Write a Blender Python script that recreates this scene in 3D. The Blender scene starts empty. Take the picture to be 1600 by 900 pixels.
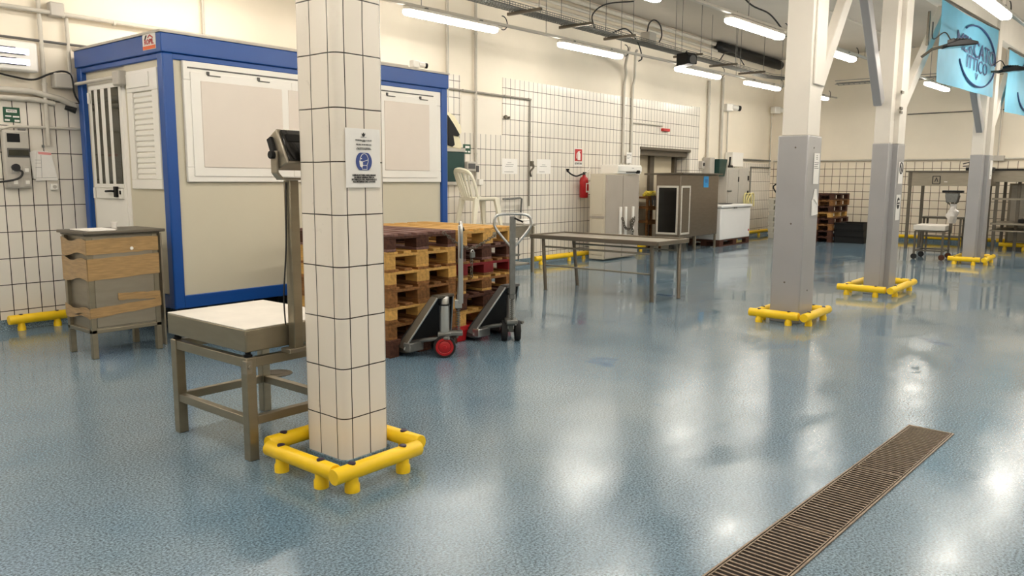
import bpy, math, random
from mathutils import Vector, Matrix, Euler
R = math.radians
PI = math.pi
rnd = random.Random(11)
scene = bpy.context.scene
COL = scene.collection

# ------------------------------------------------------------------ materials
def new_mat(name):
    m = bpy.data.materials.new(name); m.use_nodes = True
    nt = m.node_tree
    return m, nt, nt.nodes, nt.links, nt.nodes['Principled BSDF']

def lin(c):
    return tuple((x/12.92 if x <= .04045 else ((x+.055)/1.055)**2.4) for x in (v/255 for v in c)) + (1,)

def simple(name, rgb, rough=.5, metal=0, var=.06, scale=8, bump=0, bscale=60, spec=.5, objvar=0, stretch=None):
    m, nt, N, L, P = new_mat(name)
    P.inputs['Roughness'].default_value = rough
    P.inputs['Metallic'].default_value = metal
    P.inputs['Specular IOR Level'].default_value = spec
    tc = N.new('ShaderNodeTexCoord'); mp = N.new('ShaderNodeMapping')
    L.new(tc.outputs['Object'], mp.inputs['Vector'])
    if stretch: mp.inputs['Scale'].default_value = stretch
    nz = N.new('ShaderNodeTexNoise'); nz.inputs['Scale'].default_value = scale; nz.inputs['Detail'].default_value = 4
    L.new(mp.outputs['Vector'], nz.inputs['Vector'])
    cr = N.new('ShaderNodeValToRGB'); c = lin(rgb)
    cr.color_ramp.elements[0].position = .3; cr.color_ramp.elements[1].position = .7
    cr.color_ramp.elements[0].color = tuple(x*(1-var) for x in c[:3])+(1,)
    cr.color_ramp.elements[1].color = tuple(min(1, x*(1+var)) for x in c[:3])+(1,)
    L.new(nz.outputs['Fac'], cr.inputs['Fac'])
    out = cr.outputs['Color']
    if objvar:
        oi = N.new('ShaderNodeObjectInfo'); mr = N.new('ShaderNodeMapRange')
        mr.inputs['To Min'].default_value = 1-objvar; mr.inputs['To Max'].default_value = 1+objvar
        L.new(oi.outputs['Random'], mr.inputs['Value'])
        hs = N.new('ShaderNodeHueSaturation'); L.new(mr.outputs['Result'], hs.inputs['Value']); L.new(out, hs.inputs['Color'])
        out = hs.outputs['Color']
    L.new(out, P.inputs['Base Color'])
    if bump:
        n2 = N.new('ShaderNodeTexNoise'); n2.inputs['Scale'].default_value = bscale; n2.inputs['Detail'].default_value = 3
        L.new(mp.outputs['Vector'], n2.inputs['Vector'])
        b = N.new('ShaderNodeBump'); b.inputs['Strength'].default_value = bump; b.inputs['Distance'].default_value = .004
        L.new(n2.outputs['Fac'], b.inputs['Height']); L.new(b.outputs['Normal'], P.inputs['Normal'])
    return m

def math_node(N, L, op, a, b=None, c=None):
    n = N.new('ShaderNodeMath'); n.operation = op
    for i, v in enumerate((a, b, c)):
        if v is None: continue
        if isinstance(v, (int, float)): n.inputs[i].default_value = v
        else: L.new(v, n.inputs[i])
    return n.outputs[0]

def tile_mat(name, pu, pv, ou, ov, rgb, grout=(52,40,30), gw=.004, rough=.22, var=.035, dirt=0.0):
    """glazed wall tiles with open dark joints; u runs along the wall face, v is height"""
    m, nt, N, L, P = new_mat(name)
    g = N.new('ShaderNodeNewGeometry'); sp = N.new('ShaderNodeSeparateXYZ'); L.new(g.outputs['Position'], sp.inputs[0])
    sn = N.new('ShaderNodeSeparateXYZ'); L.new(g.outputs['True Normal'], sn.inputs[0])
    isx = math_node(N, L, 'GREATER_THAN', math_node(N, L, 'ABSOLUTE', sn.outputs['X']), .7)
    mx = N.new('ShaderNodeMix'); mx.data_type = 'FLOAT'
    L.new(isx, mx.inputs[0]); L.new(sp.outputs['X'], mx.inputs[2]); L.new(sp.outputs['Y'], mx.inputs[3])
    wob = N.new('ShaderNodeTexNoise'); wob.inputs['Scale'].default_value = 5; L.new(g.outputs['Position'], wob.inputs['Vector'])
    wv = math_node(N, L, 'MULTIPLY', math_node(N, L, 'SUBTRACT', wob.outputs['Fac'], .5), .006)
    U = math_node(N, L, 'ADD', mx.outputs[0], wv); V = math_node(N, L, 'ADD', sp.outputs['Z'], wv)
    un = math_node(N, L, 'DIVIDE', math_node(N, L, 'SUBTRACT', U, ou), pu)
    vn = math_node(N, L, 'DIVIDE', math_node(N, L, 'SUBTRACT', V, ov), pv)
    def edge(x, p):
        f = math_node(N, L, 'FRACT', x)
        d = math_node(N, L, 'MINIMUM', f, math_node(N, L, 'SUBTRACT', 1.0, f))
        return math_node(N, L, 'MULTIPLY', d, p)
    d = math_node(N, L, 'MINIMUM', edge(un, pu), edge(vn, pv))
    mr = N.new('ShaderNodeMapRange'); mr.interpolation_type = 'SMOOTHSTEP'
    mr.inputs['From Min'].default_value = gw*.35; mr.inputs['From Max'].default_value = gw*.75
    L.new(d, mr.inputs['Value'])
    fl = N.new('ShaderNodeCombineXYZ')
    L.new(math_node(N, L, 'FLOOR', un), fl.inputs[0]); L.new(math_node(N, L, 'FLOOR', vn), fl.inputs[1])
    wn = N.new('ShaderNodeTexWhiteNoise'); L.new(fl.outputs[0], wn.inputs['Vector'])
    c = lin(rgb); cr = N.new('ShaderNodeValToRGB')
    cr.color_ramp.elements[0].color = tuple(x*(1-var) for x in c[:3])+(1,)
    cr.color_ramp.elements[1].color = tuple(min(1, x*(1+var)) for x in c[:3])+(1,)
    L.new(wn.outputs['Value'], cr.inputs['Fac'])
    col = cr.outputs['Color']
    if dirt:
        dn = N.new('ShaderNodeTexNoise'); dn.inputs['Scale'].default_value = 9; dn.inputs['Detail'].default_value = 8; dn.inputs['Roughness'].default_value = .7
        L.new(g.outputs['Position'], dn.inputs['Vector'])
        dm = N.new('ShaderNodeMapRange'); dm.inputs['From Min'].default_value = .62; dm.inputs['From Max'].default_value = .72
        dm.inputs['To Max'].default_value = dirt; L.new(dn.outputs['Fac'], dm.inputs['Value'])
        dx = N.new('ShaderNodeMix'); dx.data_type = 'RGBA'; dx.inputs[7].default_value = lin((120,100,75))
        L.new(dm.outputs['Result'], dx.inputs[0]); L.new(col, dx.inputs[6]); col = dx.outputs[2]
    mix = N.new('ShaderNodeMix'); mix.data_type = 'RGBA'
    L.new(mr.outputs['Result'], mix.inputs[0]); mix.inputs[6].default_value = lin(grout); L.new(col, mix.inputs[7])
    L.new(mix.outputs[2], P.inputs['Base Color'])
    rr = N.new('ShaderNodeMapRange'); rr.inputs['To Min'].default_value = .9; rr.inputs['To Max'].default_value = rough
    L.new(mr.outputs['Result'], rr.inputs['Value']); L.new(rr.outputs['Result'], P.inputs['Roughness'])
    b = N.new('ShaderNodeBump'); b.inputs['Strength'].default_value = .35; b.inputs['Distance'].default_value = .002
    L.new(mr.outputs['Result'], b.inputs['Height']); L.new(b.outputs['Normal'], P.inputs['Normal'])
    return m

def steel(name, rgb, rough=.32, metal=.85, aniso=(2,2,9), var=.06, bump=.008):
    return simple(name, rgb, rough, metal, var, 3, bump, 25, .5, 0, aniso)

def emit(name, rgb, s):
    m, nt, N, L, P = new_mat(name)
    c = lin(rgb)
    P.inputs['Base Color'].default_value = c
    P.inputs['Emission Color'].default_value = c
    P.inputs['Emission Strength'].default_value = s
    return m

LAMP = 40.0
M = {}
M['wall_paint'] = simple('cream_wall_paint', (238,228,210), .6, 0, .03, 1.5)
M['patch_paint'] = simple('cream_patch_paint', (232,224,210), .55, 0, .02, 2)
M['ceiling'] = simple('ceiling_paint', (196,189,178), .8, 0, .05, .8)
M['tile_wall'] = tile_mat('wall_tile', .1222, .249, .0305, .182, (233,226,214), gw=.0075, grout=(46,36,28))
M['tile_far'] = tile_mat('square_tile', .197, .195, .03, .011, (236,224,204), gw=.011, grout=(84,62,42))
M['tile_pillar'] = tile_mat('pillar_tile', .1285, .2536, .0, .0095, (232,222,208), gw=.0042, dirt=.35, grout=(46,36,28))
M['pillar_white'] = simple('pillar_white_paint', (226,219,208), .5, 0, .03, 3)
M['clad_grey'] = simple('pillar_grey_cladding', (166,164,164), .35, .15, .05, 2, .02, 20)
M['steel'] = steel('brushed_steel', (172,166,155), .32, .8)
M['steel_dull'] = steel('dull_steel', (156,147,131), .38, .7)
M['steel_dark'] = steel('dark_steel', (110,103,92), .4, .75)
M['steel_warm'] = steel('warm_steel', (146,137,118), .34, .75)
M['steel_bench'] = steel('bench_steel', (128,119,106), .36, .75)
M['steel_booth'] = steel('kiosk_steel', (140,128,114), .36, .75)
M['steel_white'] = steel('pale_steel_plate', (222,216,206), .4, .35)
M['chrome'] = simple('worn_chrome', (200,200,198), .32, .9, .03, 6)
M['galv'] = simple('galvanised_steel', (128,128,124), .5, .6, .12, 20)
M['blue'] = simple('blue_container_paint', (22,76,152), .32, 0, .05, 2)
M['beige'] = simple('beige_panel', (208,200,178), .45, 0, .02, 2)
M['white_pvc'] = simple('white_window_plastic', (240,236,228), .35, 0, .015, 4)
M['shutter'] = simple('roller_shutter_plastic', (226,215,203), .4, 0, .015, 4)
M['black'] = simple('black_plastic', (16,16,17), .5, 0, .1, 20, 0, 60, .3)
M['rubber'] = simple('black_rubber', (24,23,23), .7, 0, .15, 30)
M['under_shade'] = simple('painted_under_shade', (30,30,32), .8, 0, .1, 10)  # near-black: shade beneath and inside things put into the colour
M['yellow'] = simple('yellow_bumper_plastic', (250,206,20), .38, 0, .04, 10)
M['bolt'] = simple('violet_bolt_cap', (48,34,60), .4, 0, .1, 20)
M['red'] = simple('red_plastic', (176,24,28), .35, 0, .06, 12)
M['redwood'] = simple('red_painted_wood', (124,28,32), .65, 0, .25, 8, .2, 30, .3, .1)
M['pine'] = simple('pine_wood', (203,158,88), .65, 0, .2, 3, .25, 30, .3, .12, (14,1.5,14))
M['oldwood'] = simple('old_wood', (134,92,52), .75, 0, .35, 3, .3, 30, .3, .22, (14,1.5,14))
M['darkwood'] = simple('dark_wood', (78,48,36), .75, 0, .35, 3, .3, 30, .3, .2, (14,1.5,14))
M['purplewood'] = simple('weathered_violet_wood', (120,88,80), .75, 0, .3, 3, .3, 30, .3, .1, (14,1.5,14))
M['tape'] = simple('brown_parcel_tape', (164,132,88), .28, 0, .22, 9, .35, 10, .5, 0, (1,1,9))
M['paper'] = simple('white_paper', (236,232,226), .7, 0, .02, 20)
M['ink'] = simple('black_ink', (38,36,38), .7)
M['ink_blue'] = simple('blue_sign_ink', (58,76,138), .6)
M['ink_pink'] = simple('pink_print', (226,150,148), .6)
M['green_sign'] = simple('green_sign', (14,74,48), .4)
M['green_board'] = simple('dark_green_board', (12,56,50), .35, 0, .1, 6)
M['red_sign'] = simple('red_sign', (190,40,40), .4)
M['orange'] = simple('orange_print', (224,104,50), .5)
M['grey_box'] = simple('grey_plastic_box', (186,180,170), .5, 0, .03, 10)
M['grey_dark'] = simple('dark_grey_plastic', (86,84,82), .5, 0, .05, 10)
M['conduit'] = simple('grey_conduit', (198,192,180), .5, 0, .04, 10)
M['pipe_grey'] = simple('grey_painted_pipe', (150,144,134), .45, .2, .05, 10)
M['cable'] = simple('black_cable', (30,28,27), .5)
M['glass_dark'] = simple('dark_glass', (58,56,44), .08, 0, .2, 3)
M['black_glass'] = simple('black_glass', (12,11,10), .12, 0, .1, 3)
M['mesh_panel'] = simple('brown_insect_mesh', (104,92,76), .6, .2, .15, 40)
M['chair'] = simple('white_garden_plastic', (240,234,214), .35, 0, .02, 6)
M['freezer'] = simple('white_enamel', (240,238,236), .25, 0, .01, 4)
M['locker'] = simple('grey_locker_paint', (176,166,154), .4, .1, .03, 4)
M['locker_side'] = simple('beige_locker_side', (206,196,176), .45, 0, .02, 4)
M['banner'] = simple('light_blue_banner_cloth', (104,182,214), .6, 0, .06, 3, .2, 6)
M['banner_ink'] = simple('dark_blue_print', (44,72,122), .6, 0, .1, 10)
M['blue_sticker'] = simple('bright_blue_label', (48,150,214), .5)
M['hose_yellow'] = simple('yellow_hose', (226,206,70), .4)
M['hose_pale'] = simple('pale_yellow_hose', (226,214,150), .4)
M['coat'] = simple('cream_cloth', (232,222,190), .8, 0, .06, 8)
M['door_leaf'] = simple('beige_door_paint', (206,194,168), .45, 0, .03, 3)
M['bag'] = simple('thin_clear_plastic', (210,205,198), .2, 0, .08, 18, .5, 30)
M['white_light'] = emit('backlit_slot', (226,222,255), 2.2)
M['lamp'] = emit('lamp_diffuser', (255,247,234), LAMP)
M['drain'] = simple('rusty_steel_grate', (140,122,104), .4, .7, .2, 20)
M['pit_shade'] = simple('drain_pit_shade', (26,18,14), .9)
M['white_pallet'] = simple('pale_plastic_pallet', (206,200,186), .55, 0, .06, 6)

def floor_material():
    m, nt, N, L, P = new_mat('wet_blue_floor')
    g = N.new('ShaderNodeNewGeometry'); pos = g.outputs['Position']
    def noise(scale, detail=3, rough=.5, sc=None):
        n = N.new('ShaderNodeTexNoise'); n.inputs['Scale'].default_value = scale
        n.inputs['Detail'].default_value = detail; n.inputs['Roughness'].default_value = rough
        if sc:
            mp = N.new('ShaderNodeMapping'); mp.inputs['Scale'].default_value = sc
            L.new(pos, mp.inputs['Vector']); L.new(mp.outputs['Vector'], n.inputs['Vector'])
        else: L.new(pos, n.inputs['Vector'])
        return n.outputs['Fac']
    # base colour: blue resin with fine random flecks and broad worn areas
    big = noise(.55, 4, .6); fine = noise(95, 3, .65)
    cr = N.new('ShaderNodeValToRGB')
    cr.color_ramp.elements[0].position = .3; cr.color_ramp.elements[1].position = .72
    cr.color_ramp.elements[0].color = lin((88,114,132)); cr.color_ramp.elements[1].color = lin((120,136,146))
    L.new(big, cr.inputs['Fac'])
    fm = N.new('ShaderNodeMapRange'); fm.inputs['From Min'].default_value = .36; fm.inputs['From Max'].default_value = .66
    fm.inputs['To Min'].default_value = .42; fm.inputs['To Max'].default_value = 1.9
    L.new(fine, fm.inputs['Value'])
    hs = N.new('ShaderNodeHueSaturation'); L.new(cr.outputs['Color'], hs.inputs['Color']); L.new(fm.outputs['Result'], hs.inputs['Value'])
    # small worn patches where the older, stronger blue shows
    pt = N.new('ShaderNodeMapRange'); pt.inputs['From Min'].default_value = .7; pt.inputs['From Max'].default_value = .76
    L.new(noise(1.6, 3, .5, (1, .6, 1)), pt.inputs['Value'])
    mx = N.new('ShaderNodeMix'); mx.data_type = 'RGBA'; mx.inputs[7].default_value = lin((34,96,140))
    L.new(pt.outputs['Result'], mx.inputs[0]); L.new(hs.outputs['Color'], mx.inputs[6])
    L.new(mx.outputs[2], P.inputs['Base Color'])
    # standing water: more of it towards the far part and along the long wall
    sp = N.new('ShaderNodeSeparateXYZ'); L.new(pos, sp.inputs[0])
    fx = N.new('ShaderNodeMapRange'); fx.inputs['From Min'].default_value = 4.5; fx.inputs['From Max'].default_value = 9
    fx.inputs['To Max'].default_value = .2; L.new(sp.outputs['X'], fx.inputs['Value'])
    fy = N.new('ShaderNodeMapRange'); fy.inputs['From Min'].default_value = 4.2; fy.inputs['From Max'].default_value = 6.6
    fy.inputs['To Max'].default_value = .2; L.new(sp.outputs['Y'], fy.inputs['Value'])
    w = math_node(N, L, 'ADD', noise(.9, 5, .62, (.55, 1, 1)), math_node(N, L, 'MAXIMUM', fx.outputs['Result'], fy.outputs['Result']))
    wet = N.new('ShaderNodeMapRange'); wet.interpolation_type = 'SMOOTHSTEP'
    wet.inputs['From Min'].default_value = .6; wet.inputs['From Max'].default_value = .72
    L.new(w, wet.inputs['Value'])
    WET = wet.outputs['Result']
    ro = N.new('ShaderNodeMapRange'); ro.inputs['To Min'].default_value = .1; ro.inputs['To Max'].default_value = .04
    L.new(WET, ro.inputs['Value']); L.new(ro.outputs['Result'], P.inputs['Roughness'])
    P.inputs['IOR'].default_value = 1.5
    P.inputs['Specular IOR Level'].default_value = .5
    # grain: fine orange-peel of the resin, drowned where water stands
    b = N.new('ShaderNodeBump'); b.inputs['Distance'].default_value = .0022
    film = N.new('ShaderNodeMapRange'); film.inputs['From Min'].default_value = .4; film.inputs['From Max'].default_value = .6
    film.inputs['To Min'].default_value = .42; film.inputs['To Max'].default_value = .2
    L.new(noise(1.7, 4, .6, (.7, 1, 1)), film.inputs['Value'])
    st = N.new('ShaderNodeMix'); st.data_type = 'FLOAT'; st.inputs[3].default_value = .04
    L.new(WET, st.inputs[0]); L.new(film.outputs['Result'], st.inputs[2]); L.new(st.outputs[0], b.inputs['Strength'])
    L.new(noise(95, 3, .65), b.inputs['Height'])
    b2 = N.new('ShaderNodeBump'); b2.inputs['Strength'].default_value = .12; b2.inputs['Distance'].default_value = .01
    L.new(noise(2.2, 3, .5), b2.inputs['Height']); L.new(b.outputs['Normal'], b2.inputs['Normal'])
    L.new(b2.outputs['Normal'], P.inputs['Normal'])
    return m
M['floor'] = floor_material()

# ------------------------------------------------------------------ geometry helpers
class MB:
    def __init__(s): s.v = []; s.f = []
    def add(s, vs, fs):
        o = len(s.v); s.v += [tuple(v) for v in vs]; s.f += [tuple(i+o for i in f) for f in fs]; return s
    def box(s, x0, x1, y0, y1, z0, z1, mat=None):
        vs = [(x, y, z) for x in (x0, x1) for y in (y0, y1) for z in (z0, z1)]
        if mat is not None: vs = [mat @ Vector(v) for v in vs]
        return s.add(vs, [(0,1,3,2),(4,6,7,5),(0,4,5,1),(2,3,7,6),(0,2,6,4),(1,5,7,3)])
    def cbox(s, c, d, rot=None):
        m = Matrix.Translation(c)
        if rot is not None: m = m @ (rot if isinstance(rot, Matrix) else Euler(rot).to_matrix().to_4x4())
        return s.box(-d[0]/2, d[0]/2, -d[1]/2, d[1]/2, -d[2]/2, d[2]/2, m)
    def bar(s, p, q, w, h, up=(0,0,1)):
        """rectangular bar from p to q; w across, h along 'up'"""
        p, q = Vector(p), Vector(q); d = q-p; n = d.length; d.normalize()
        u = Vector(up); a = d.cross(u)
        if a.length < 1e-5: a = d.cross(Vector((1,0,0)))
        a.normalize(); b = a.cross(d)
        m = Matrix((a, d, b)).transposed().to_4x4(); m.translation = (p+q)/2
        return s.box(-w/2, w/2, -n/2, n/2, -h/2, h/2, m)
    def tube(s, pts, r, n=10, closed=False, caps=True):
        pts = [Vector(p) for p in pts]; k = len(pts); vs = []; fs = []
        rs = r if isinstance(r, (list, tuple)) else [r]*k
        ref = None
        for i, p in enumerate(pts):
            if closed: t = pts[(i+1) % k]-pts[i-1]
            else: t = pts[min(i+1, k-1)]-pts[max(i-1, 0)]
            t.normalize()
            if ref is None:
                ref = Vector((0,0,1)) if abs(t.z) < .9 else Vector((1,0,0))
            a = t.cross(ref)
            if a.length < 1e-4: a = t.cross(Vector((.3,1,.2)))
            a.normalize(); b = a.cross(t); ref = -b if False else b
            for j in range(n):
                an = 2*PI*j/n
                vs.append(p+(a*math.cos(an)+b*math.sin(an))*rs[i])
        for i in range(k if closed else k-1):
            for j in range(n):
                i2 = (i+1) % k
                fs.append((i*n+j, i*n+(j+1) % n, i2*n+(j+1) % n, i2*n+j))
        if caps and not closed:
            fs.append(tuple(range(n))[::-1]); fs.append(tuple((k-1)*n+j for j in range(n)))
        return s.add(vs, fs)
    def cyl(s, p, q, r, n=16): return s.tube([p, q], r, n)
    def prism(s, poly, axis, a, b, mat=None):
        """polygon in the two other axes (in x,y,z order), extruded along axis"""
        k = len(poly); vs = []
        for t in (a, b):
            for u, v in poly:
                vs.append({'x': (t,u,v), 'y': (u,t,v), 'z': (u,v,t)}[axis])
        if mat is not None: vs = [mat @ Vector(v) for v in vs]
        fs = [tuple(range(k))[::-1], tuple(range(k, 2*k))]
        for i in range(k): fs.append((i, (i+1) % k, k+(i+1) % k, k+i))
        return s.add(vs, fs)
    def lathe(s, prof, c, n=20, axis='z'):
        vs = []; fs = []
        for r, h in prof:
            for j in range(n):
                a = 2*PI*j/n; x, y = r*math.cos(a), r*math.sin(a)
                o = {'z': (x,y,h), 'x': (h,x,y), 'y': (x,h,y)}[axis]
                vs.append((c[0]+o[0], c[1]+o[1], c[2]+o[2]))
        for i in range(len(prof)-1):
            for j in range(n): fs.append((i*n+j, i*n+(j+1) % n, (i+1)*n+(j+1) % n, (i+1)*n+j))
        fs.append(tuple(range(n))[::-1]); fs.append(tuple((len(prof)-1)*n+j for j in range(n)))
        return s.add(vs, fs)
    def sheet(s, rows, th, nrm):
        """grid of points given thickness th along nrm"""
        n = len(rows); k = len(rows[0]); nv = Vector(nrm).normalized()*th
        a = [Vector(p) for r in rows for p in r]; vs = a+[p+nv for p in a]; fs = []; o = n*k
        for i in range(n-1):
            for j in range(k-1):
                q = (i*k+j, i*k+j+1, (i+1)*k+j+1, (i+1)*k+j); fs.append(q); fs.append(tuple(x+o for x in q[::-1]))
        ring = [j for j in range(k)]+[i*k+k-1 for i in range(1, n)]+[(n-1)*k+j for j in range(k-2, -1, -1)]+[i*k for i in range(n-2, 0, -1)]
        for i in range(len(ring)):
            p, q = ring[i], ring[(i+1) % len(ring)]; fs.append((q, p, p+o, q+o))
        return s.add(vs, fs)
    def frame(s, axis, t0, t1, a0, a1, b0, b1, wa0, wa1, wb0, wb1):
        for p, q, u, v in ((a0, a1, b0, b0+wb0), (a0, a1, b1-wb1, b1), (a0, a0+wa0, b0+wb0, b1-wb1), (a1-wa1, a1, b0+wb0, b1-wb1)):
            if axis == 'x': s.box(t0, t1, p, q, u, v)
            elif axis == 'y': s.box(p, q, t0, t1, u, v)
            else: s.box(p, q, u, v, t0, t1)
        return s
    def moved(s, m):
        s.v = [tuple(m @ Vector(v)) for v in s.v]; return s

def link_mesh(name, me, mat, parent=None):
    if mat is not None: me.materials.append(M[mat] if isinstance(mat, str) else mat)
    o = bpy.data.objects.new(name, me); COL.objects.link(o)
    if parent is not None: o.parent = parent
    return o

def build(mb, name, mat, parent=None, bevel=0, seg=2, world=False, smooth=True, loc=None):
    """ONE mesh object. world=True: vertices are in world coordinates, moved to the parent's / own base"""
    off = Vector((0,0,0))
    if world:
        if parent is not None:
            q = parent
            while q is not None: off += Vector(q.location); q = q.parent
        elif loc is not None: off = Vector(loc)
    me = bpy.data.meshes.new(name)
    me.from_pydata([tuple(Vector(v)-off) for v in mb.v], [], mb.f); me.update()
    import bmesh
    bm = bmesh.new(); bm.from_mesh(me); bmesh.ops.recalc_face_normals(bm, faces=bm.faces); bm.to_mesh(me); bm.free()
    if smooth:
        for p in me.polygons: p.use_smooth = True
        me.set_sharp_from_angle(angle=R(38))
    o = link_mesh(name, me, mat, parent)
    if loc is not None: o.location = loc
    if bevel:
        b = o.modifiers.new('bevel', 'BEVEL'); b.width = bevel; b.segments = seg; b.limit_method = 'ANGLE'; b.angle_limit = R(40)
    return o

def tag(o, label, cat, group=None, kind=None):
    o['label'] = label; o['category'] = cat
    if group: o['group'] = group
    if kind: o['kind'] = kind
    return o

def thing(name, label, cat, loc=(0,0,0), rz=0, group=None):
    o = bpy.data.objects.new(name, None); COL.objects.link(o); o.empty_display_size = .1
    o.location = loc; o.rotation_euler = (0,0,rz)
    return tag(o, label, cat, group)

def single(name, label, cat, mb, mat, loc, group=None, bevel=0, kind=None):
    o = build(mb, name, mat, None, bevel, world=True, loc=loc); tag(o, label, cat, group, kind); return o

def struct(name, mb, mat, bevel=0):
    o = build(mb, name, mat, None, bevel); o['kind'] = 'structure'; return o

def copy_tree(o, parent=None):
    c = o.copy(); COL.objects.link(c)
    if parent is not None: c.parent = parent
    for ch in list(o.children): copy_tree(ch, c)
    return c

def text(s, size, mat, parent, m, name='lettering', bold=0, ext=.0006, stretch=1.0, align='CENTER'):
    cu = bpy.data.curves.new('t', 'FONT'); cu.body = s; cu.size = size; cu.align_x = align; cu.align_y = 'CENTER'
    cu.extrude = ext; cu.offset = bold; cu.resolution_u = 2
    to = bpy.data.objects.new('t', cu); COL.objects.link(to)
    dg = bpy.context.evaluated_depsgraph_get(); dg.update()
    me = bpy.data.meshes.new_from_object(to.evaluated_get(dg))
    bpy.data.objects.remove(to); bpy.data.curves.remove(cu)
    me.transform(m @ Matrix.Diagonal((stretch, 1, 1, 1))); me.materials.clear()
    return link_mesh(name, me, mat, parent)

def frame(origin, xdir, ydir):
    """matrix whose local x,y lie along xdir,ydir"""
    x = Vector(xdir).normalized(); y = Vector(ydir).normalized(); z = x.cross(y)
    m = Matrix((x, y, z)).transposed().to_4x4(); m.translation = origin; return m

def arc(c, r, a0, a1, n, ax=(1,0,0), ay=(0,0,1)):
    c, ax, ay = Vector(c), Vector(ax), Vector(ay)
    return [c+ax*r*math.cos(R(a0+(a1-a0)*i/n))+ay*r*math.sin(R(a0+(a1-a0)*i/n)) for i in range(n+1)]

def spline(pts, n=8):
    P = [Vector(p) for p in pts]; P = [P[0]*2-P[1]]+P+[P[-1]*2-P[-2]]; out = []
    for i in range(1, len(P)-2):
        for k in range(n):
            t = k/n; a, b, c, d = P[i-1], P[i], P[i+1], P[i+2]
            out.append(.5*((2*b)+(c-a)*t+(2*a-5*b+4*c-d)*t*t+(3*b-a-3*c+d)*t**3))
    return out+[P[-2]]

# ------------------------------------------------------------------ the setting
WY, FX, CZ = 8.4, 21.5, 4.68
SKEW = -.047                                   # the lamp rows and pillars run slightly off the long wall
G0x, G0y, G1x, G1y = 2.568, 1.178, 5.034, 1.041 # drain, left edge
struct('floor', MB().box(-6, FX+.3, -8, WY+.6, -.3, 0), 'floor')
struct('ceiling', MB().box(-6, FX+.3, -8, WY+.6, CZ, CZ+.2), 'ceiling')
w = MB()
DX0, DX1, DZ = 14.4, 16.62, 2.1
w.box(-6, DX0, WY, WY+.2, 0, CZ); w.box(DX1, FX+.2, WY, WY+.2, 0, CZ); w.box(DX0, DX1, WY, WY+.2, DZ, CZ)
struct('wall_left', w, 'wall_paint')
w = MB().box(DX0-.1, DX0, WY+.2, WY+.55, 0, DZ+.1); w.box(DX1, DX1+.1, WY+.2, WY+.55, 0, DZ+.1); w.box(DX0, DX1, WY+.2, WY+.55, DZ, DZ+.1)
w.box(DX0-.1, DX1+.1, WY+.55, WY+.6, 0, DZ+.1)
struct('wall_recess', w, 'wall_paint')
struct('wall_back', MB().box(FX, FX+.2, -8, WY, 0, CZ), 'wall_paint')
struct('wall_right', MB().box(-6, FX, -8.2, -8, 0, CZ), 'wall_paint')
struct('wall_front', MB().box(-6.2, -6, -8, WY, 0, CZ), 'wall_paint')
T = .012
tiles = [(-6, 8.0, .1, 2.19), (8.0, 8.97, .1, 3.01), (8.97, 9.98, .1, 2.16), (9.98, DX0, .1, 3.08),
         (DX0, DX1, DZ, 3.1), (DX1, 17.05, .1, 3.12), (17.05, FX, .1, 1.9)]
for i, (a, b, z0, z1) in enumerate(tiles):
    struct('trim_%d' % (i+1), MB().box(a, b, WY-T, WY, z0, z1), 'tile_wall')
struct('trim_8', MB().box(DX1-.01, DX1, WY, WY+.33, .1, DZ), 'tile_wall')
struct('trim_9', MB().box(FX-T, FX, -8, WY-T, .1, 1.93), 'tile_far')
struct('trim_10', MB().box(8.99, 9.96, WY-.008, WY, 2.16, 2.72), 'patch_paint')
cv = [(WY, 0), (WY-.05, 0), (WY-.03, .02), (WY-.022, .05), (WY-.022, .1), (WY, .1)]
struct('baseboard_left', MB().prism(cv, 'x', -6, DX0).prism(cv, 'x', DX1, FX), 'floor')
struct('baseboard_back', MB().box(FX-.022, FX, -8, WY-.03, 0, .1), 'floor')
d = build(MB().box(DX0+.05, DX1-.02, WY+.33, WY+.38, .02, DZ-.05), 'door_1', 'door_leaf'); d['kind'] = 'structure'
build(MB().box(15.32, 15.5, WY+.27, WY+.33, .02, DZ-.08), 'door_post', 'steel_dark', d)
build(MB().box(DX0, DX1-.02, WY+.05, WY+.37, DZ-.13, DZ-.005).box(DX1-.22, DX1-.12, WY+.25, WY+.33, .02, DZ-.13), 'door_frame', 'steel_dark', d)
struct('trim_11', MB().box(DX0-.02, DX1+.02, WY-.03, WY, DZ-.02, DZ+.035), 'steel_dark')
# roof beam above the pillar row
struct('trim_12', MB().bar((7.6, 2.92, 4.2), (20.5, 2.32, 4.2), .16, .5), 'pillar_white', .01)

# drain channel laid on the floor; a flat dark sheet paints its depth shade
dv = Vector((G1x-G0x, G1y-G0y, 0)).normalized(); dn = Vector((-dv.y, dv.x, 0))
DW = .245
def dpt(t, s, z=0): return Vector((G1x, G1y, 0))+dv*(-t)+dn*(-s)+Vector((0,0,z))
dr = thing('floor_drain', 'long narrow slotted steel drain channel set in the wet blue floor', 'drain', (*dpt(1.9, DW/2)[:2], 0))
Mz = lambda t0, t1, s0, s1, z0, z1, mb: mb.bar(dpt(t0, (s0+s1)/2, (z0+z1)/2), dpt(t1, (s0+s1)/2, (z0+z1)/2), abs(s1-s0), z1-z0)
build(Mz(0, 3.6, .012, DW-.012, .0008, .002, MB()), 'channel_shade', 'pit_shade', dr, world=True)
fr = MB(); Mz(0, 3.6, 0, .008, .0005, .007, fr); Mz(0, 3.6, DW-.008, DW, .0005, .007, fr); Mz(0, .01, .008, DW-.008, .0005, .007, fr)
build(fr, 'drain_frame', 'drain', dr, world=True)
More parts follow.
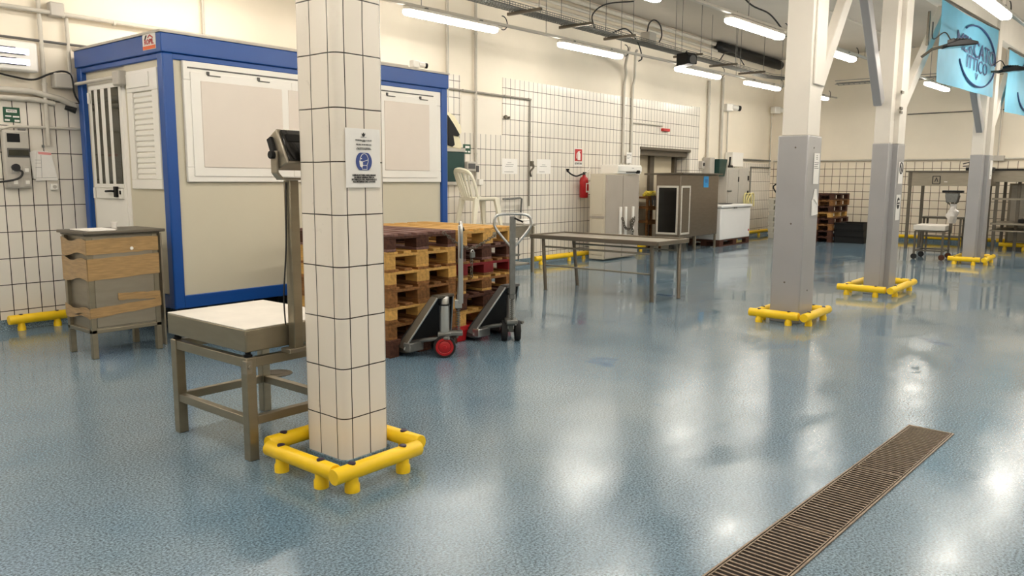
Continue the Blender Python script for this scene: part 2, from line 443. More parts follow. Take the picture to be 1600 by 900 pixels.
for k in range(4):
    t0 = .018+k*.905; gb = MB(); n = 30
    Mz(t0, t0+.893, .013, .018, .002, .0065, gb); Mz(t0, t0+.893, DW-.018, DW-.013, .002, .0065, gb)
    for i in range(n+1):
        tt = t0+i*(.885/n); Mz(tt, tt+.0095, .018, DW-.018, .002, .006, gb)
    build(gb, 'grate', 'drain', dr, world=True)
mh = single('floor_gully', 'small round dark drain cover in floor behind the steel scale stand', 'drain',
            MB().lathe([(.12,.0005),(.12,.004),(.09,.004),(.09,.003),(.05,.003),(.05,.005),(.0,.005)], (3.32,5.0,0), 24), 'steel_dark', (3.32,5.0,0))

# ------------------------------------------------------------------ pillars and their yellow guards
def pillar_guard(x0, x1, y0, y1, label, back=True, ext=None, r=.043):
    z = .097
    t = thing('pillar_guard', label, 'bumper', ((x0+x1)/2, (y0+y1)/2, 0), 0, 'yellow guards around the pillars')
    ex = .075
    e = ext or ((x0-.04, x1+ex), (y0+r+.02, y1+ex), (y0+r+.002, y1-r), (x0+r, x1+.04))
    def rail(p, q):
        p, q = Vector(p), Vector(q); d = (q-p).normalized()
        build(MB().tube([p, p+d*.004, q-d*.004, q], [r*.93, r, r, r*.93], 20), 'rail', 'yellow', t, world=True)
        for f in (.2, .8):
            c = p.lerp(q, f)
            build(MB().lathe([(.036,0),(.036,.035),(.03,.045),(.03,z-.02)], (c.x, c.y, 0), 16), 'foot', 'yellow', t, world=True)
            build(MB().lathe([(.019,z+r-.012),(.019,z+r+.003),(.012,z+r+.006),(0,z+r+.006)], (c.x, c.y, 0), 12), 'bolt_cap', 'bolt', t, world=True)
    rail((e[0][0], y0, z), (e[0][1], y0, z))
    rail((x0, e[1][0], z), (x0, e[1][1], z))
    rail((x1, e[2][0], z), (x1, e[2][1], z))
    if back: rail((e[3][0], y1, z), (e[3][1], y1, z))
    return t

# near tiled pillar with rounded corner tiles
PX0, PX1, PY0, PY1 = 2.39, 2.692, 3.028, 3.353
def round_rect(x0, x1, y0, y1, r, n=6):
    pts = []
    for cx, cy, a in ((x1-r, y1-r, 0), (x0+r, y1-r, 90), (x0+r, y0+r, 180), (x1-r, y0+r, 270)):
        for i in range(n+1):
            an = R(a+90*i/n); pts.append((cx+r*math.cos(an), cy+r*math.sin(an)))
    return pts
def pillar_tile_material():
    # joints are placed by distance along the face, a full tile pitch in from each rounded corner piece
    m, nt, N, L, P = new_mat('pillar_glazed_tile')
    g = N.new('ShaderNodeNewGeometry'); sp = N.new('ShaderNodeSeparateXYZ'); L.new(g.outputs['Position'], sp.inputs[0])
    wob = N.new('ShaderNodeTexNoise'); wob.inputs['Scale'].default_value = 4; L.new(g.outputs['Position'], wob.inputs['Vector'])
    wv = math_node(N, L, 'MULTIPLY', math_node(N, L, 'SUBTRACT', wob.outputs['Fac'], .5), .008)
    X = math_node(N, L, 'ADD', sp.outputs['X'], wv); Y = math_node(N, L, 'ADD', sp.outputs['Y'], wv); Z = math_node(N, L, 'ADD', sp.outputs['Z'], wv)
    sn = N.new('ShaderNodeSeparateXYZ'); L.new(g.outputs['Normal'], sn.inputs[0])
    def lines(v, pos):
        d = None
        for p in pos:
            e = math_node(N, L, 'ABSOLUTE', math_node(N, L, 'SUBTRACT', v, p))
            d = e if d is None else math_node(N, L, 'MINIMUM', d, e)
        return d
    ax = math_node(N, L, 'GREATER_THAN', math_node(N, L, 'ABSOLUTE', sn.outputs['X']), .72)
    mx = N.new('ShaderNodeMix'); mx.data_type = 'FLOAT'; L.new(ax, mx.inputs[0])
    L.new(lines(X, (PX0+.052, PX0+.165, PX1-.022)), mx.inputs[2]); L.new(lines(Y, (PY0+.058, PY0+.192, PY1-.02)), mx.inputs[3])
    f = math_node(N, L, 'FRACT', math_node(N, L, 'DIVIDE', math_node(N, L, 'SUBTRACT', Z, .0075), .2536))
    dz = math_node(N, L, 'MULTIPLY', math_node(N, L, 'MINIMUM', f, math_node(N, L, 'SUBTRACT', 1.0, f)), .2536)
    dd = math_node(N, L, 'MINIMUM', mx.outputs[0], dz)
    mr = N.new('ShaderNodeMapRange'); mr.inputs['From Min'].default_value = .0022; mr.inputs['From Max'].default_value = .0036
    L.new(dd, mr.inputs['Value'])
    n1 = N.new('ShaderNodeTexNoise'); n1.inputs['Scale'].default_value = 7; n1.inputs['Detail'].default_value = 9; n1.inputs['Roughness'].default_value = .72
    L.new(g.outputs['Position'], n1.inputs['Vector'])
    dm = N.new('ShaderNodeMapRange'); dm.inputs['From Min'].default_value = .63; dm.inputs['From Max'].default_value = .74; dm.inputs['To Max'].default_value = .4
    L.new(n1.outputs['Fac'], dm.inputs['Value'])
    dx = N.new('ShaderNodeMix'); dx.data_type = 'RGBA'; dx.inputs[6].default_value = lin((234,224,210)); dx.inputs[7].default_value = lin((132,112,84))
    L.new(dm.outputs['Result'], dx.inputs[0])
    mix = N.new('ShaderNodeMix'); mix.data_type = 'RGBA'; mix.inputs[6].default_value = lin((46,36,28))
    L.new(mr.outputs['Result'], mix.inputs[0]); L.new(dx.outputs[2], mix.inputs[7]); L.new(mix.outputs[2], P.inputs['Base Color'])
    P.inputs['Roughness'].default_value = .25
    b = N.new('ShaderNodeBump'); b.inputs['Strength'].default_value = .4; b.inputs['Distance'].default_value = .002
    L.new(mr.outputs['Result'], b.inputs['Height']); L.new(b.outputs['Normal'], P.inputs['Normal'])
    return m
M['pillar_tile2'] = pillar_tile_material()
pl = thing('tiled_pillar', 'near square pillar clad in white glazed tiles with dark joints', 'pillar', ((PX0+PX1)/2, (PY0+PY1)/2, 0))
build(MB().prism(round_rect(PX0, PX1, PY0, PY1, .045), 'z', .045, CZ), 'tile_cladding', M['pillar_tile2'], pl, world=True)
build(MB().prism(round_rect(PX0-.012, PX1+.012, PY0-.012, PY1+.012, .05), 'z', 0, .05), 'coving', 'floor', pl, world=True)
pillar_guard(2.185, 2.735, 2.8, 3.43, 'yellow tubular guard around the near white tiled pillar', True, ((2.14, 2.675), (2.845, 3.375), (2.845, 3.48), (2.215, 2.69)), .039)

# notice on the near pillar
nt_ = thing('mask_notice', 'white paper mask notice with a blue pictogram taped to the near tiled pillar', 'sign', (2.538, PY0-.004, 1.41))
NX0, NX1, NZ0, NZ1, NY = 2.430, 2.647, 1.406, 1.690, PY0-.005
rows = []
for i in range(9):
    z = NZ0+(NZ1-NZ0)*i/8
    rows.append([(NX0+(NX1-NX0)*j/6, NY-.003*math.sin(j*1.1+i*.7)**2, z) for j in range(7)])
build(MB().sheet(rows, .0012, (0,-1,0)), 'sheet', 'paper', nt_, world=True)
nloc = Vector(nt_.location)
def nm(x, z): return frame(Vector((x, NY-.0055, z))-nloc, (1,0,0), (0,0,1))
NXc = (NX0+NX1)/2+.002
ell = [(NXc+.05*math.cos(2*PI*i/40), 1.532+.05*math.sin(2*PI*i/40)) for i in range(40)]
ell = [(x, max(1.491, min(1.575, z))) for x, z in ell]
build(MB().prism(ell, 'y', NY-.0055, NY-.0045), 'pictogram_disc', 'ink_blue', nt_, world=True)
hd = [(NXc-.022, 1.512), (NXc-.027, 1.53), (NXc-.022, 1.552), (NXc-.012, 1.566), (NXc+.003, 1.571), (NXc+.018, 1.564), (NXc+.026, 1.548), (NXc+.025, 1.53), (NXc+.018, 1.514), (NXc+.018, 1.495), (NXc-.012, 1.495), (NXc-.012, 1.512), (NXc-.022, 1.512)]
pic = MB().tube([(x, NY-.006, z) for x, z in hd], .0014, 6)
pic.tube([(NXc-.008, NY-.006, 1.531), (NXc+.025, NY-.006, 1.541)], .0013, 6).tube([(NXc-.012, NY-.006, 1.514), (NXc+.018, NY-.006, 1.514)], .0012, 6)
pic.prism([(NXc-.03, 1.536), (NXc-.009, 1.532), (NXc-.008, 1.512), (NXc-.014, 1.502), (NXc-.027, 1.51)], 'y', NY-.0072, NY-.0056)
pic.lathe([(.003,-.0015),(.003,0)], (NXc-.017, NY-.0055, 1.546), 10, 'y')
build(pic, 'pictogram_head', 'paper', nt_, world=True)
for s, z, sz in (('OBBLIGATORIO INDOSSARE', 1.466, .0115), ('LA MASCHERINA PER LA', 1.4555, .0115), ('SICUREZZA DEL PERSONALE E', 1.445, .0115), ('ALL\'INTERNO DEL LOCALE', 1.4345, .0115)):
    text(s, sz, 'ink', nt_, nm(NXc, z), bold=.0004)
for s, z, sz in (('MINISTERO DELLA SALUTE', 1.634, .0085), ('AVVISO', 1.628, .006), ('MISURE DI SICUREZZA', 1.613, .0095), ('per contenere e contrastare', 1.598, .0072), ('la diffusione nei luoghi di lavoro', 1.592, .0072)):
    text(s, sz, 'ink', nt_, nm(NXc, z))
cr_ = MB().lathe([(.008,-.001),(.008,0)], (NXc, NY-.0055, 1.659), 12, 'y').prism([(NXc-.012,1.668),(NXc-.006,1.664),(NXc,1.672),(NXc+.006,1.664),(NXc+.012,1.668),(NXc+.008,1.658),(NXc-.008,1.658)], 'y', NY-.0066, NY-.0056)
cr_.box(NXc-.018, NXc+.018, NY-.0065, NY-.0056, 1.648, 1.6492)
build(cr_, 'crest', 'ink', nt_, world=True)

# grey clad pillar (closest of the three)
def paper_on(x0, x1, y, z0, z1, label, marks, name='paper_notice', torn=False, flip=0):
    t = thing(name, label, 'sign', ((x0+x1)/2, y-.002, z0))
    if torn:
        poly = [(x0,z0), (x1,z0+.01), (x1-.02,z0+.12), (x0+.6*(x1-x0),z1), (x0+.35*(x1-x0),z1), (x0+.02,z0+.62*(z1-z0)), (x0-.01,z0+.55*(z1-z0))]
        build(MB().prism(poly, 'y', y-.012, y-.004), 'sheet', 'paper', t, world=True)
        build(MB().prism([(x0+.1*(x1-x0), z0+.62*(z1-z0)), (x1-.02, z0+.1), (x0+.55*(x1-x0), z0+.62*(z1-z0))], 'y', y-.02, y-.012), 'fold', 'paper', t, world=True)
    else:
        build(MB().box(x0, x1, y-.006, y-.004, z0, z1), 'sheet', 'paper', t, world=True)
    if marks: build(marks(y-.0065), 'print', 'ink', t, world=True)
    return t
P1 = thing('clad_pillar', 'white steel pillar with plain grey sheet cladding, closest of the three grey pillars', 'pillar', (8.16, 2.88, 0), 0, 'grey clad steel pillars')
build(MB().box(7.95, 8.35, 2.735, 3.042, 0, 1.9), 'cladding', 'clad_grey', P1, .012, world=True)
build(MB().box(7.97, 8.33, 2.757, 3.015, 1.9, CZ).box(8.03, 8.33, 2.735, 2.757, 2.4, CZ), 'column', 'pillar_white', P1, .008, world=True)
build(MB().bar((8.33, 2.84, 2.33), (9.55, 2.82, 4.0), .1, .16, (0,0,1)), 'knee_brace', 'pillar_white', P1, .01, world=True)
sc = MB()
for x, y, z in ((8.12, 2.735, 1.78), (8.15, 2.735, .33)): sc.lathe([(.009,-.004),(.009,0)], (x, y, z), 10, 'y')
for y, z in ((2.86, 1.78), (2.865, 1.02), (2.9, .42)): sc.lathe([(.009,-.004),(.009,0)], (7.95, y, z), 10, 'x')
build(sc, 'screw', 'steel_dark', P1, world=True)
pillar_guard(7.83, 8.46, 2.63, 3.13, 'yellow tubular guard around the closest grey clad pillar')
def lines_print(x0, x1, zs):
    def f(y):
        mb = MB()
        for z, a, b in zs: mb.box(x0+(x1-x0)*a, x0+(x1-x0)*b, y, y+.001, z, z+.006)
        return mb
    return f
paper_on(8.13, 8.29, 2.735, 1.42, 1.73, 'white printed sheet on side of the closest grey pillar, above the torn paper',
         lines_print(8.13, 8.29, [(1.70,.4,.6),(1.68,.35,.65),(1.665,.4,.6)]+[(1.63-.018*i,.08,.9-.1*(i % 3)) for i in range(4)]))
paper_on(8.13, 8.31, 2.735, 1.10, 1.37, 'torn white paper hanging on side of the closest grey pillar', None, 'torn_paper', True)

# middle pillar: two boxed sections with a recess
P2 = thing('clad_pillar', 'white steel pillar with grooved grey cladding and two small signs, middle of the three grey pillars', 'pillar', (11.02, 2.78, 0), 0, 'grey clad steel pillars')
build(MB().box(10.75, 10.95, 2.693, 2.89, 0, 1.925).box(10.95, 11.3, 2.632, 2.88, 0, 1.925), 'cladding', 'clad_grey', P2, .008, world=True)
build(MB().box(10.77, 10.95, 2.70, 2.885, 1.925, CZ).box(10.95, 11.28, 2.64, 2.87, 1.925, CZ), 'column', 'pillar_white', P2, .006, world=True)
build(MB().bar((10.7, 2.83, 2.42), (9.62, 2.86, 4.0), .1, .15), 'knee_brace', 'clad_grey', P2, .01, world=True)
build(MB().bar((11.3, 2.72, 2.42), (13.1, 2.66, 4.0), .1, .15), 'knee_brace', 'pillar_white', P2, .01, world=True)
br = MB()
for z in (2.3, 2.55, 2.35): br.box(10.9, 11.0, 2.62, 2.64, z, z+.03)
build(br, 'bracket', 'steel_dark', P2, world=True)
pillar_guard(10.5, 11.62, 2.49, 3.06, 'yellow tubular guard around the middle grey clad pillar')
def ring_sign(xc, zc, r, solid=False):
    def f(y):
        mb = MB()
        if solid:
            mb.lathe([(r,-.001),(r,0)], (xc, y, zc), 20, 'y')
        else: mb.tube([(xc+r*math.cos(2*PI*i/24), y, zc+r*math.sin(2*PI*i/24)) for i in range(24)], r*.12, 6, True); mb.tube([(xc-r*.6, y, zc+r*.7), (xc+r*.6, y, zc-r*.7)], r*.1, 6)
        return mb
    return f
s1 = paper_on(11.03, 11.25, 2.632, 1.42, 1.70, 'white prohibition sign with a black ring on middle grey pillar, upper of two', ring_sign(11.14, 1.62, .07), 'small_sign')
s2 = paper_on(11.02, 11.22, 2.632, .95, 1.28, 'white sign with solid black oval on middle grey pillar, lower of two', ring_sign(11.12, 1.17, .075, True), 'small_sign')
build(MB().box(11.07, 11.17, 2.620, 2.6245, 1.15, 1.16).box(11.07, 11.17, 2.620, 2.6245, 1.18, 1.19).tube([(11.09, 2.623, 1.2), (11.15, 2.623, 1.2)], .008, 6), 'symbol', 'paper', s2, world=True)

# far pillar
P3 = thing('clad_pillar', 'white steel pillar with grey cladding in front of the tall tables, farthest of the three grey pillars', 'pillar', (16.1, 2.52, 0), 0, 'grey clad steel pillars')
build(MB().box(15.9, 16.16, 2.45, 2.645, 0, 1.92).box(16.16, 16.53, 2.384, 2.63, 0, 1.92), 'cladding', 'clad_grey', P3, .008, world=True)
build(MB().box(15.92, 16.16, 2.46, 2.64, 1.92, CZ).box(16.16, 16.5, 2.39, 2.62, 1.92, CZ), 'column', 'pillar_white', P3, .006, world=True)
build(MB().bar((15.88, 2.52, 2.35), (14.1, 2.6, 3.95), .1, .17), 'knee_brace', 'clad_grey', P3, .01, world=True)
build(MB().bar((16.5, 2.47, 2.4), (18.3, 2.42, 3.95), .1, .17), 'knee_brace', 'pillar_white', P3, .01, world=True)
pillar_guard(15.75, 16.62, 2.27, 2.76, 'yellow tubular guard around the farthest grey clad pillar')
paper_on(16.25, 16.5, 2.384, 1.5, 1.83, 'white sheet taped high on side of the farthest grey pillar', lines_print(16.25, 16.5, [(1.56,.3,.7)]))

# wall bumpers
def wall_bumper(p, q, feet, label, name='wall_bumper'):
    p, q = Vector(p), Vector(q); c = (p+q)/2
    t = thing(name, label, 'bumper', (c.x, c.y, 0), 0, 'yellow floor bumpers along the walls')
    r = .045; d = (q-p).normalized()
    build(MB().tube([p, p+d*.005, q-d*.005, q], [r*.92, r, r, r*.92], 18), 'rail', 'yellow', t, world=True)
    for f in feet:
        c = p.lerp(q, f)
        build(MB().lathe([(.036,0),(.036,.035),(.03,.045),(.03,p.z-.02)], (c.x, c.y, 0), 16), 'foot', 'yellow', t, world=True)
        build(MB().lathe([(.018,p.z+r-.012),(.018,p.z+r+.003),(0,p.z+r+.005)], (c.x, c.y, 0), 12), 'bolt_cap', 'bolt', t, world=True)
wall_bumper((2.63, 8.28, .108), (3.16, 8.28, .108), (.2, .8), 'short yellow bumper along tiled wall left of the taped steel cabinet')
wall_bumper((10.56, 8.15, .108), (12.2, 8.15, .108), (.1, .62, .9), 'long yellow bumper along tiled wall behind the steel bench')
wall_bumper((14.02, 8.2, .108), (14.36, 8.2, .108), (.5,), 'stub of yellow bumper beside the doorway behind the grey locker')
wall_bumper((18.2, 8.25, .108), (21.1, 8.25, .108), (.3, .8), 'yellow bumper along the wall between white freezer and pale plastic pallets')
wall_bumper((21.2, 4.95, .108), (21.2, 2.95, .108), (.1, .7), 'yellow bumper along far wall under the tall marked table')
wall_bumper((21.2, 2.85, .108), (21.2, 2.45, .108), (.5,), 'short yellow bumper on far wall just right of the farthest pillar')
wall_bumper((19.9, 2.62, .108), (19.9, 2.05, .108), (.2, .8), 'yellow bumper in front of the tall steel cupboard at right edge')

# ------------------------------------------------------------------ blue site container
CX0, CX1, CY0, CY1, CZ0, CZ1 = 3.395, 6.84, 6.6, 8.3, .298, 2.66
ct = thing('site_container', 'blue framed site cabin with beige walls and closed white shutters against the long wall', 'container', ((CX0+CX1)/2, (CY0+CY1)/2, 0))
def cp(mb, name, mat, bevel=0, parent=None): return build(mb, name, mat, parent or ct, bevel, world=True)
cp(MB().box(CX0+.05, CX1-.05, CY0+.05, CY1-.05, CZ0+.03, CZ1-.1), 'wall_panel', 'beige')
cp(MB().box(CX0-.012, CX1+.012, CY0-.012, CY1, 2.5, CZ1).box(CX0+.01, CX1-.01, CY0+.01, CY1, 2.45, 2.5), 'roof_frame', 'blue', .008)
cp(MB().box(CX0-.02, CX1+.02, CY0-.02, CY1+.005, CZ1, CZ1+.02), 'roof_sheet', 'grey_box')
for x, y in ((CX0, CY0), (CX1-.1, CY0), (CX0, CY1-.1), (CX1-.1, CY1-.1)):
    cp(MB().box(x, x+.1, y, y+.1, CZ0, 2.5), 'corner_post', 'blue', .012)
cp(MB().box(CX0+.005, CX1-.005, CY0+.01, CY1, CZ0, .413), 'floor_frame', 'blue', .006)
for x in (CX0+.25, (CX0+CX1)/2, CX1-.4):
    for y in (CY0+.25, CY1-.4): cp(MB().box(x, x+.2, y, y+.2, 0, CZ0), 'support_block', 'under_shade', .01)
# door on the short side
dr_ = cp(MB().frame('x', CX0+.02, CX0+.075, 7.36, 8.11, .42, 2.38, .06, .06, .03, .06), 'door_frame', 'white_pvc', .008)
dl = cp(MB().box(CX0+.01, CX0+.05, 7.41, 8.07, .44, 2.335), 'door', 'white_pvc', .006)
cp(MB().box(CX0+.0015, CX0+.02, 7.46, 8.0, 1.385, 2.272), 'pane', 'glass_dark', 0, dl)
bars = MB()
for y0, y1 in ((7.94, 7.875), (7.805, 7.73), (7.648, 7.59)): bars.box(CX0-.002, CX0+.01, y1, y0, 1.388, 2.27)
bars.box(CX0-.003, CX0+.012, 7.44, 8.02, 2.27, 2.31).box(CX0-.003, CX0+.012, 7.44, 8.02, 1.35, 1.388)
cp(bars, 'door_bars', 'white_pvc', .004, dl)
cp(MB().box(CX0-.012, CX0+.012, 7.46, 8.0, 1.25, 1.345), 'lock_plate', 'white_pvc', .004, dl)
cp(MB().cbox((CX0-.022, 7.555, 1.315), (.03, .05, .1)).tube([(CX0-.04, 7.56, 1.32), (CX0-.045, 7.6, 1.322), (CX0-.042, 7.73, 1.318)], .011, 8), 'handle', 'black', .004, dl)
cp(MB().cbox((CX0-.013, 7.49, 1.31), (.012, .022, .035)), 'lock', 'black', 0, dl)
for z in (1.25, 2.15): cp(MB().cyl((CX0-.005, 8.05, z), (CX0-.005, 8.05, z+.1), .012), 'hinge', 'white_pvc', 0, dl)
cp(MB().box(CX0+.03, CX0+.049, 6.7, 7.36, .42, 2.45), 'short_side_panel', 'beige')
# shuttered window beside the door
wf = MB().frame('x', CX0+.005, CX0+.05, 6.725, 7.285, 1.347, 2.388, .105, .095, .083, .188)
wfo = cp(wf, 'window_frame', 'white_pvc', .006)
sl = MB()
for i in range(16):
    z = 1.43+i*.048
    sl.prism([(CX0+.025, z), (CX0+.018, z+.006), (CX0+.018, z+.036), (CX0+.026, z+.0475), (CX0+.032, z+.0475), (CX0+.032, z)], 'y', 6.83, 7.182,
             ) if False else sl.add([(CX0+.03, 6.83, z), (CX0+.03, 7.182, z), (CX0+.016, 7.182, z+.01), (CX0+.016, 6.83, z+.01), (CX0+.018, 7.182, z+.038), (CX0+.018, 6.83, z+.038), (CX0+.03, 7.182, z+.047), (CX0+.03, 6.83, z+.047)],
             [(0,1,2,3), (3,2,4,5), (5,4,6,7), (0,3,5,7), (1,6,4,2), (0,7,6,1)])
cp(sl, 'roller_shutter', 'white_pvc', 0, wfo)
cp(MB().box(CX0-.004, CX0+.01, 6.86, 7.27, 2.235, 2.36), 'shutter_box', 'white_pvc', .004, wfo)
# long window with two closed flap shutters on the long side
fr = MB()
wx0, wx1, wz0, wz1 = 3.572, 6.72, 1.412, 2.45
fr.frame('y', CY0-.004, CY0+.03, wx0, wx1, wz0, wz1, .12, .2, .13, .16)
lw = cp(fr, 'shutter_frame', 'white_pvc', .006)
cp(MB().box(wx0+.06, 4.66, CY0-.014, CY0-.002, wz0+.05, 2.36).box(5.8, wx1-.07, CY0-.014, CY0-.002, wz0+.05, 2.36).box(4.67, 5.79, CY0-.01, CY0-.001, wz0+.05, 2.36), 'shutter_border', 'white_pvc', .004, lw)
cp(MB().box(wx0+.15, 4.55, CY0-.021, CY0-.012, wz0+.13, 2.29), 'shutter_leaf', 'shutter', .005, lw)
cp(MB().box(5.84, wx1-.2, CY0-.021, CY0-.012, wz0+.13, 2.29), 'shutter_leaf', 'shutter', .005, lw)
cp(MB().box(4.62, 5.78, CY0-.018, CY0-.008, wz0+.13, 2.29), 'shutter_leaf', 'shutter', .005, lw)
cp(MB().box(wx0+.04, wx1-.12, CY0-.008, CY0-.002, 2.388, 2.4), 'shutter_slot', 'grey_dark', 0, lw)
for x in (3.795, 4.3, 5.881, 6.38):
    cp(MB().box(x-.012, x+.012, CY0-.026, CY0-.012, 2.345, 2.375).box(x-.004, x+.12, CY0-.022, CY0-.014, 2.338, 2.346), 'clip', 'grey_dark', .002, lw)
cp(MB().box(CX0+.1, 6.76, CY0+.032, CY0+.048, .413, 2.45), 'long_side_panel', 'beige')
# sticker at the corner
st = cp(MB().box(CX0-.0165, CX0-.0125, 6.665, 6.89, 2.53, 2.668), 'maker_sticker', 'paper')
sloc = Vector(ct.location)
cp(MB().prism([(6.76, 2.655), (6.70, 2.625), (6.715, 2.62), (6.76, 2.642), (6.79, 2.625), (6.8, 2.63)], 'x', CX0-.0185, CX0-.0165), 'sticker_roof', 'red_sign', 0, st)
cp(MB().prism([(6.81, 2.65), (6.84, 2.61), (6.86, 2.61), (6.83, 2.652)], 'x', CX0-.0185, CX0-.0165), 'sticker_ridge', 'ink', 0, st)
cp(MB().box(CX0-.0185, CX0-.0165, 6.668, 6.887, 2.533, 2.562), 'sticker_band', 'orange', 0, st)
text('ROPIL', .062, 'red_sign', st, frame(Vector((CX0-.019, 6.775, 2.592))-sloc, (0,-1,0), (0,0,1)), 'sticker_lettering', .0012)
# feed conduit and box above the door
single('junction_box', 'small grey junction box above the blue container\'s door', 'electrical box',
       MB().box(CX0-.06, CX0+.02, 7.28, 7.42, 2.27, 2.4), 'grey_box', (CX0-.02, 7.35, 2.27), 'junction boxes on the walls', .015)
single('conduit_pipe', 'short grey conduit running to junction box above the container door', 'pipe',
       MB().tube([(CX0-.03, 7.43, 2.345), (CX0-.03, 8.25, 2.345)], .016, 10), 'conduit', (CX0-.03, 7.8, 2.345), 'wall conduits')
# kit on the container roof edge
single('conduit_pipe', 'grey conduit lying along the container roof edge to a small camera', 'pipe',
       MB().tube([(5.5, 6.72, 2.705), (6.32, 6.72, 2.71)], .014, 8), 'conduit', (5.9, 6.72, 2.7), 'wall conduits')

def cctv(loc, rz, label, s=1.0, down=True):
    t = thing('security_camera', label, 'camera', loc, rz, 'white security cameras')
    build(MB().box(-.07*s, .07*s, -.05*s, .05*s, 0, .11*s), 'mount_box', 'white_pvc', t, .012)
    build(MB().cyl((.06*s, -.02*s, .06*s), (.16*s, -.05*s, .05*s), .04*s), 'camera_body', 'white_pvc', t)
    build(MB().cyl((.158*s, -.049*s, .05*s), (.2*s, -.06*s, .047*s), .041*s), 'lens', 'black', t)
    return t
cctv((6.43, 6.72, 2.705), 0, 'small white camera on the blue container\'s roof edge', .75)

# ------------------------------------------------------------------ taped steel cabinet
cb = thing('steel_cabinet', 'legged steel cabinet wrapped in bands of brown parcel tape', 'cabinet', (2.93, 6.72, 0))
bx0, bx1, by0, by1 = 2.64, 3.21, 6.49, 6.95
def bp(mb, name, mat, bevel=0): return build(mb, name, mat, cb, bevel, world=True)
bp(MB().box(bx0+.03, bx1-.03, by0+.008, by1, .23, .99), 'body', 'steel_dull', .006)
bp(MB().box(bx0+.045, bx1-.045, by0, by0+.02, .25, .975), 'front_panel', 'steel_dull', .004)
for x, y in ((bx0, by0), (bx1-.045, by0), (bx0, by1-.045), (bx1-.045, by1-.045)):
    bp(MB().box(x, x+.045, y, y+.045, 0, 1.0), 'leg', 'steel_warm', .004)
bp(MB().box(bx0, bx1, by0, by0+.03, .205, .235).box(bx0, bx0+.03, by0, by1, .205, .235).box(bx1-.03, bx1, by0, by1, .205, .235), 'bottom_rail', 'steel_warm', .003)
bp(MB().box(bx0-.03, bx1+.06, by0-.03, by1+.02, 1.0, 1.025).box(bx0-.01, bx1+.02, by0-.01, by1, .985, 1.0), 'top', 'steel_dark', .005)
def band(z0, z1, dz, x0=None, x1=None, side=True):
    mb = MB(); a = x0 if x0 is not None else bx0-.004; b = x1 if x1 is not None else bx1+.004; n = 10
    rows = [[(a+(b-a)*i/n, by0-.004-.003*(i % 2)*(rnd.random()), z0+dz*i/n+.008*rnd.random()) for i in range(n+1)],
            [(a+(b-a)*i/n, by0-.004-.003*((i+1) % 2)*(rnd.random()), z1+dz*i/n+.008*rnd.random()) for i in range(n+1)]]
    mb.sheet(rows, .002, (0,-1,0))
    if side:
        rows = [[(bx0-.004-.003*rnd.random(), by0-.005+(by1-by0+.005)*i/6, z0+.02*math.sin(i*.9)) for i in range(7)],
                [(bx0-.004-.003*rnd.random(), by0-.005+(by1-by0+.005)*i/6, z1+.015*math.sin(i*1.3)) for i in range(7)]]
        mb.sheet(rows, .002, (-1,0,0))
    bp(mb, 'tape_band', 'tape')
band(.835, .955, .01); band(.63, .80, .02); band(.455, .515, -.02, bx0+.22, bx1, False); band(.345, .405, .03); band(.325, .35, .045)
bp(MB().lathe([(.014,-.006),(.014,0)], (bx0+.35, by0-.006, .875), 10, 'y'), 'tape_hole', 'paper')
single('paper_sheet', 'white papers lying on top of the taped steel cabinet', 'paper',
       MB().box(2.67, 2.88, 6.5, 6.85, 1.026, 1.032).box(2.7, 2.9, 6.52, 6.8, 1.032, 1.035), 'paper', (2.78, 6.68, 1.026))
single('paper_cup', 'small white cup on taped steel cabinet\'s top', 'cup',
       MB().lathe([(.02,0),(.028,.05),(.026,.05),(.0,.045)], (3.0, 6.8, 1.026), 16), 'paper', (3.0, 6.8, 1.026))
single('leaning_board', 'narrow grey steel sheet leaning between the taped cabinet and the blue container', 'board',
       MB().prism([(6.62, .0), (6.75, .0), (6.75, .98), (6.62, .98)], 'x', 3.30, 3.315), 'steel_dull', (3.31, 6.68, 0))

# ------------------------------------------------------------------ scale on steel stand
sx0, sx1, sy0, sy1 = 2.155, 2.76, 3.5, 4.27
sd = thing('scale_stand', 'knee-high steel stand carrying a weighing platform beside the near pillar', 'stand', ((sx0+sx1)/2, (sy0+sy1)/2, 0))
def sp_(mb, name, mat, bevel=0, par=None): return build(mb, name, mat, par or sd, bevel, world=True)
for x, y in ((sx0, sy0), (sx1-.055, sy0), (sx0, sy1-.055), (sx1-.055, sy1-.055)):
    sp_(MB().box(x, x+.055, y, y+.055, 0, .545), 'leg', 'steel_warm', .004)
for z, h, nm_ in ((.49, .05, 'top_rail'), (.185, .045, 'lower_rail')):
    for a in ((sx0+.008, sx1-.008, sy0+.006, sy0+.046), (sx0+.008, sx1-.008, sy1-.046, sy1-.006), (sx0+.006, sx0+.046, sy0+.03, sy1-.03), (sx1-.046, sx1-.006, sy0+.03, sy1-.03)):
        sp_(MB().box(a[0], a[1], a[2], a[3], z, z+h), nm_, 'steel_warm', .003)
for x, y in ((sx0+.028, sy0+.028), (sx1-.028, sy0+.028), (sx0+.028, sy1-.028), (sx1-.028, sy1-.028)):
    sp_(MB().lathe([(.022,.54),(.022,.556),(.015,.556),(.015,.575)], (x, y, 0), 14), 'levelling_foot', 'black')
sp_(MB().box(sx0-.006, sx0+.03, sy0-.008, sy0+.03, .46, .53).lathe([(.012,-.018),(.012,-.006)], (sx0+.012, sy0, .5), 6, 'y'), 'corner_clamp', 'steel_dull', .003)
sc_ = thing('weighing_scale', 'steel platform scale with display on a post, standing on the steel stand', 'scale', ((sx0+sx1)/2, (sy0+sy1)/2, .575))
def wp(mb, name, mat, bevel=0, par=None): return build(mb, name, mat, par or sc_, bevel, world=True)
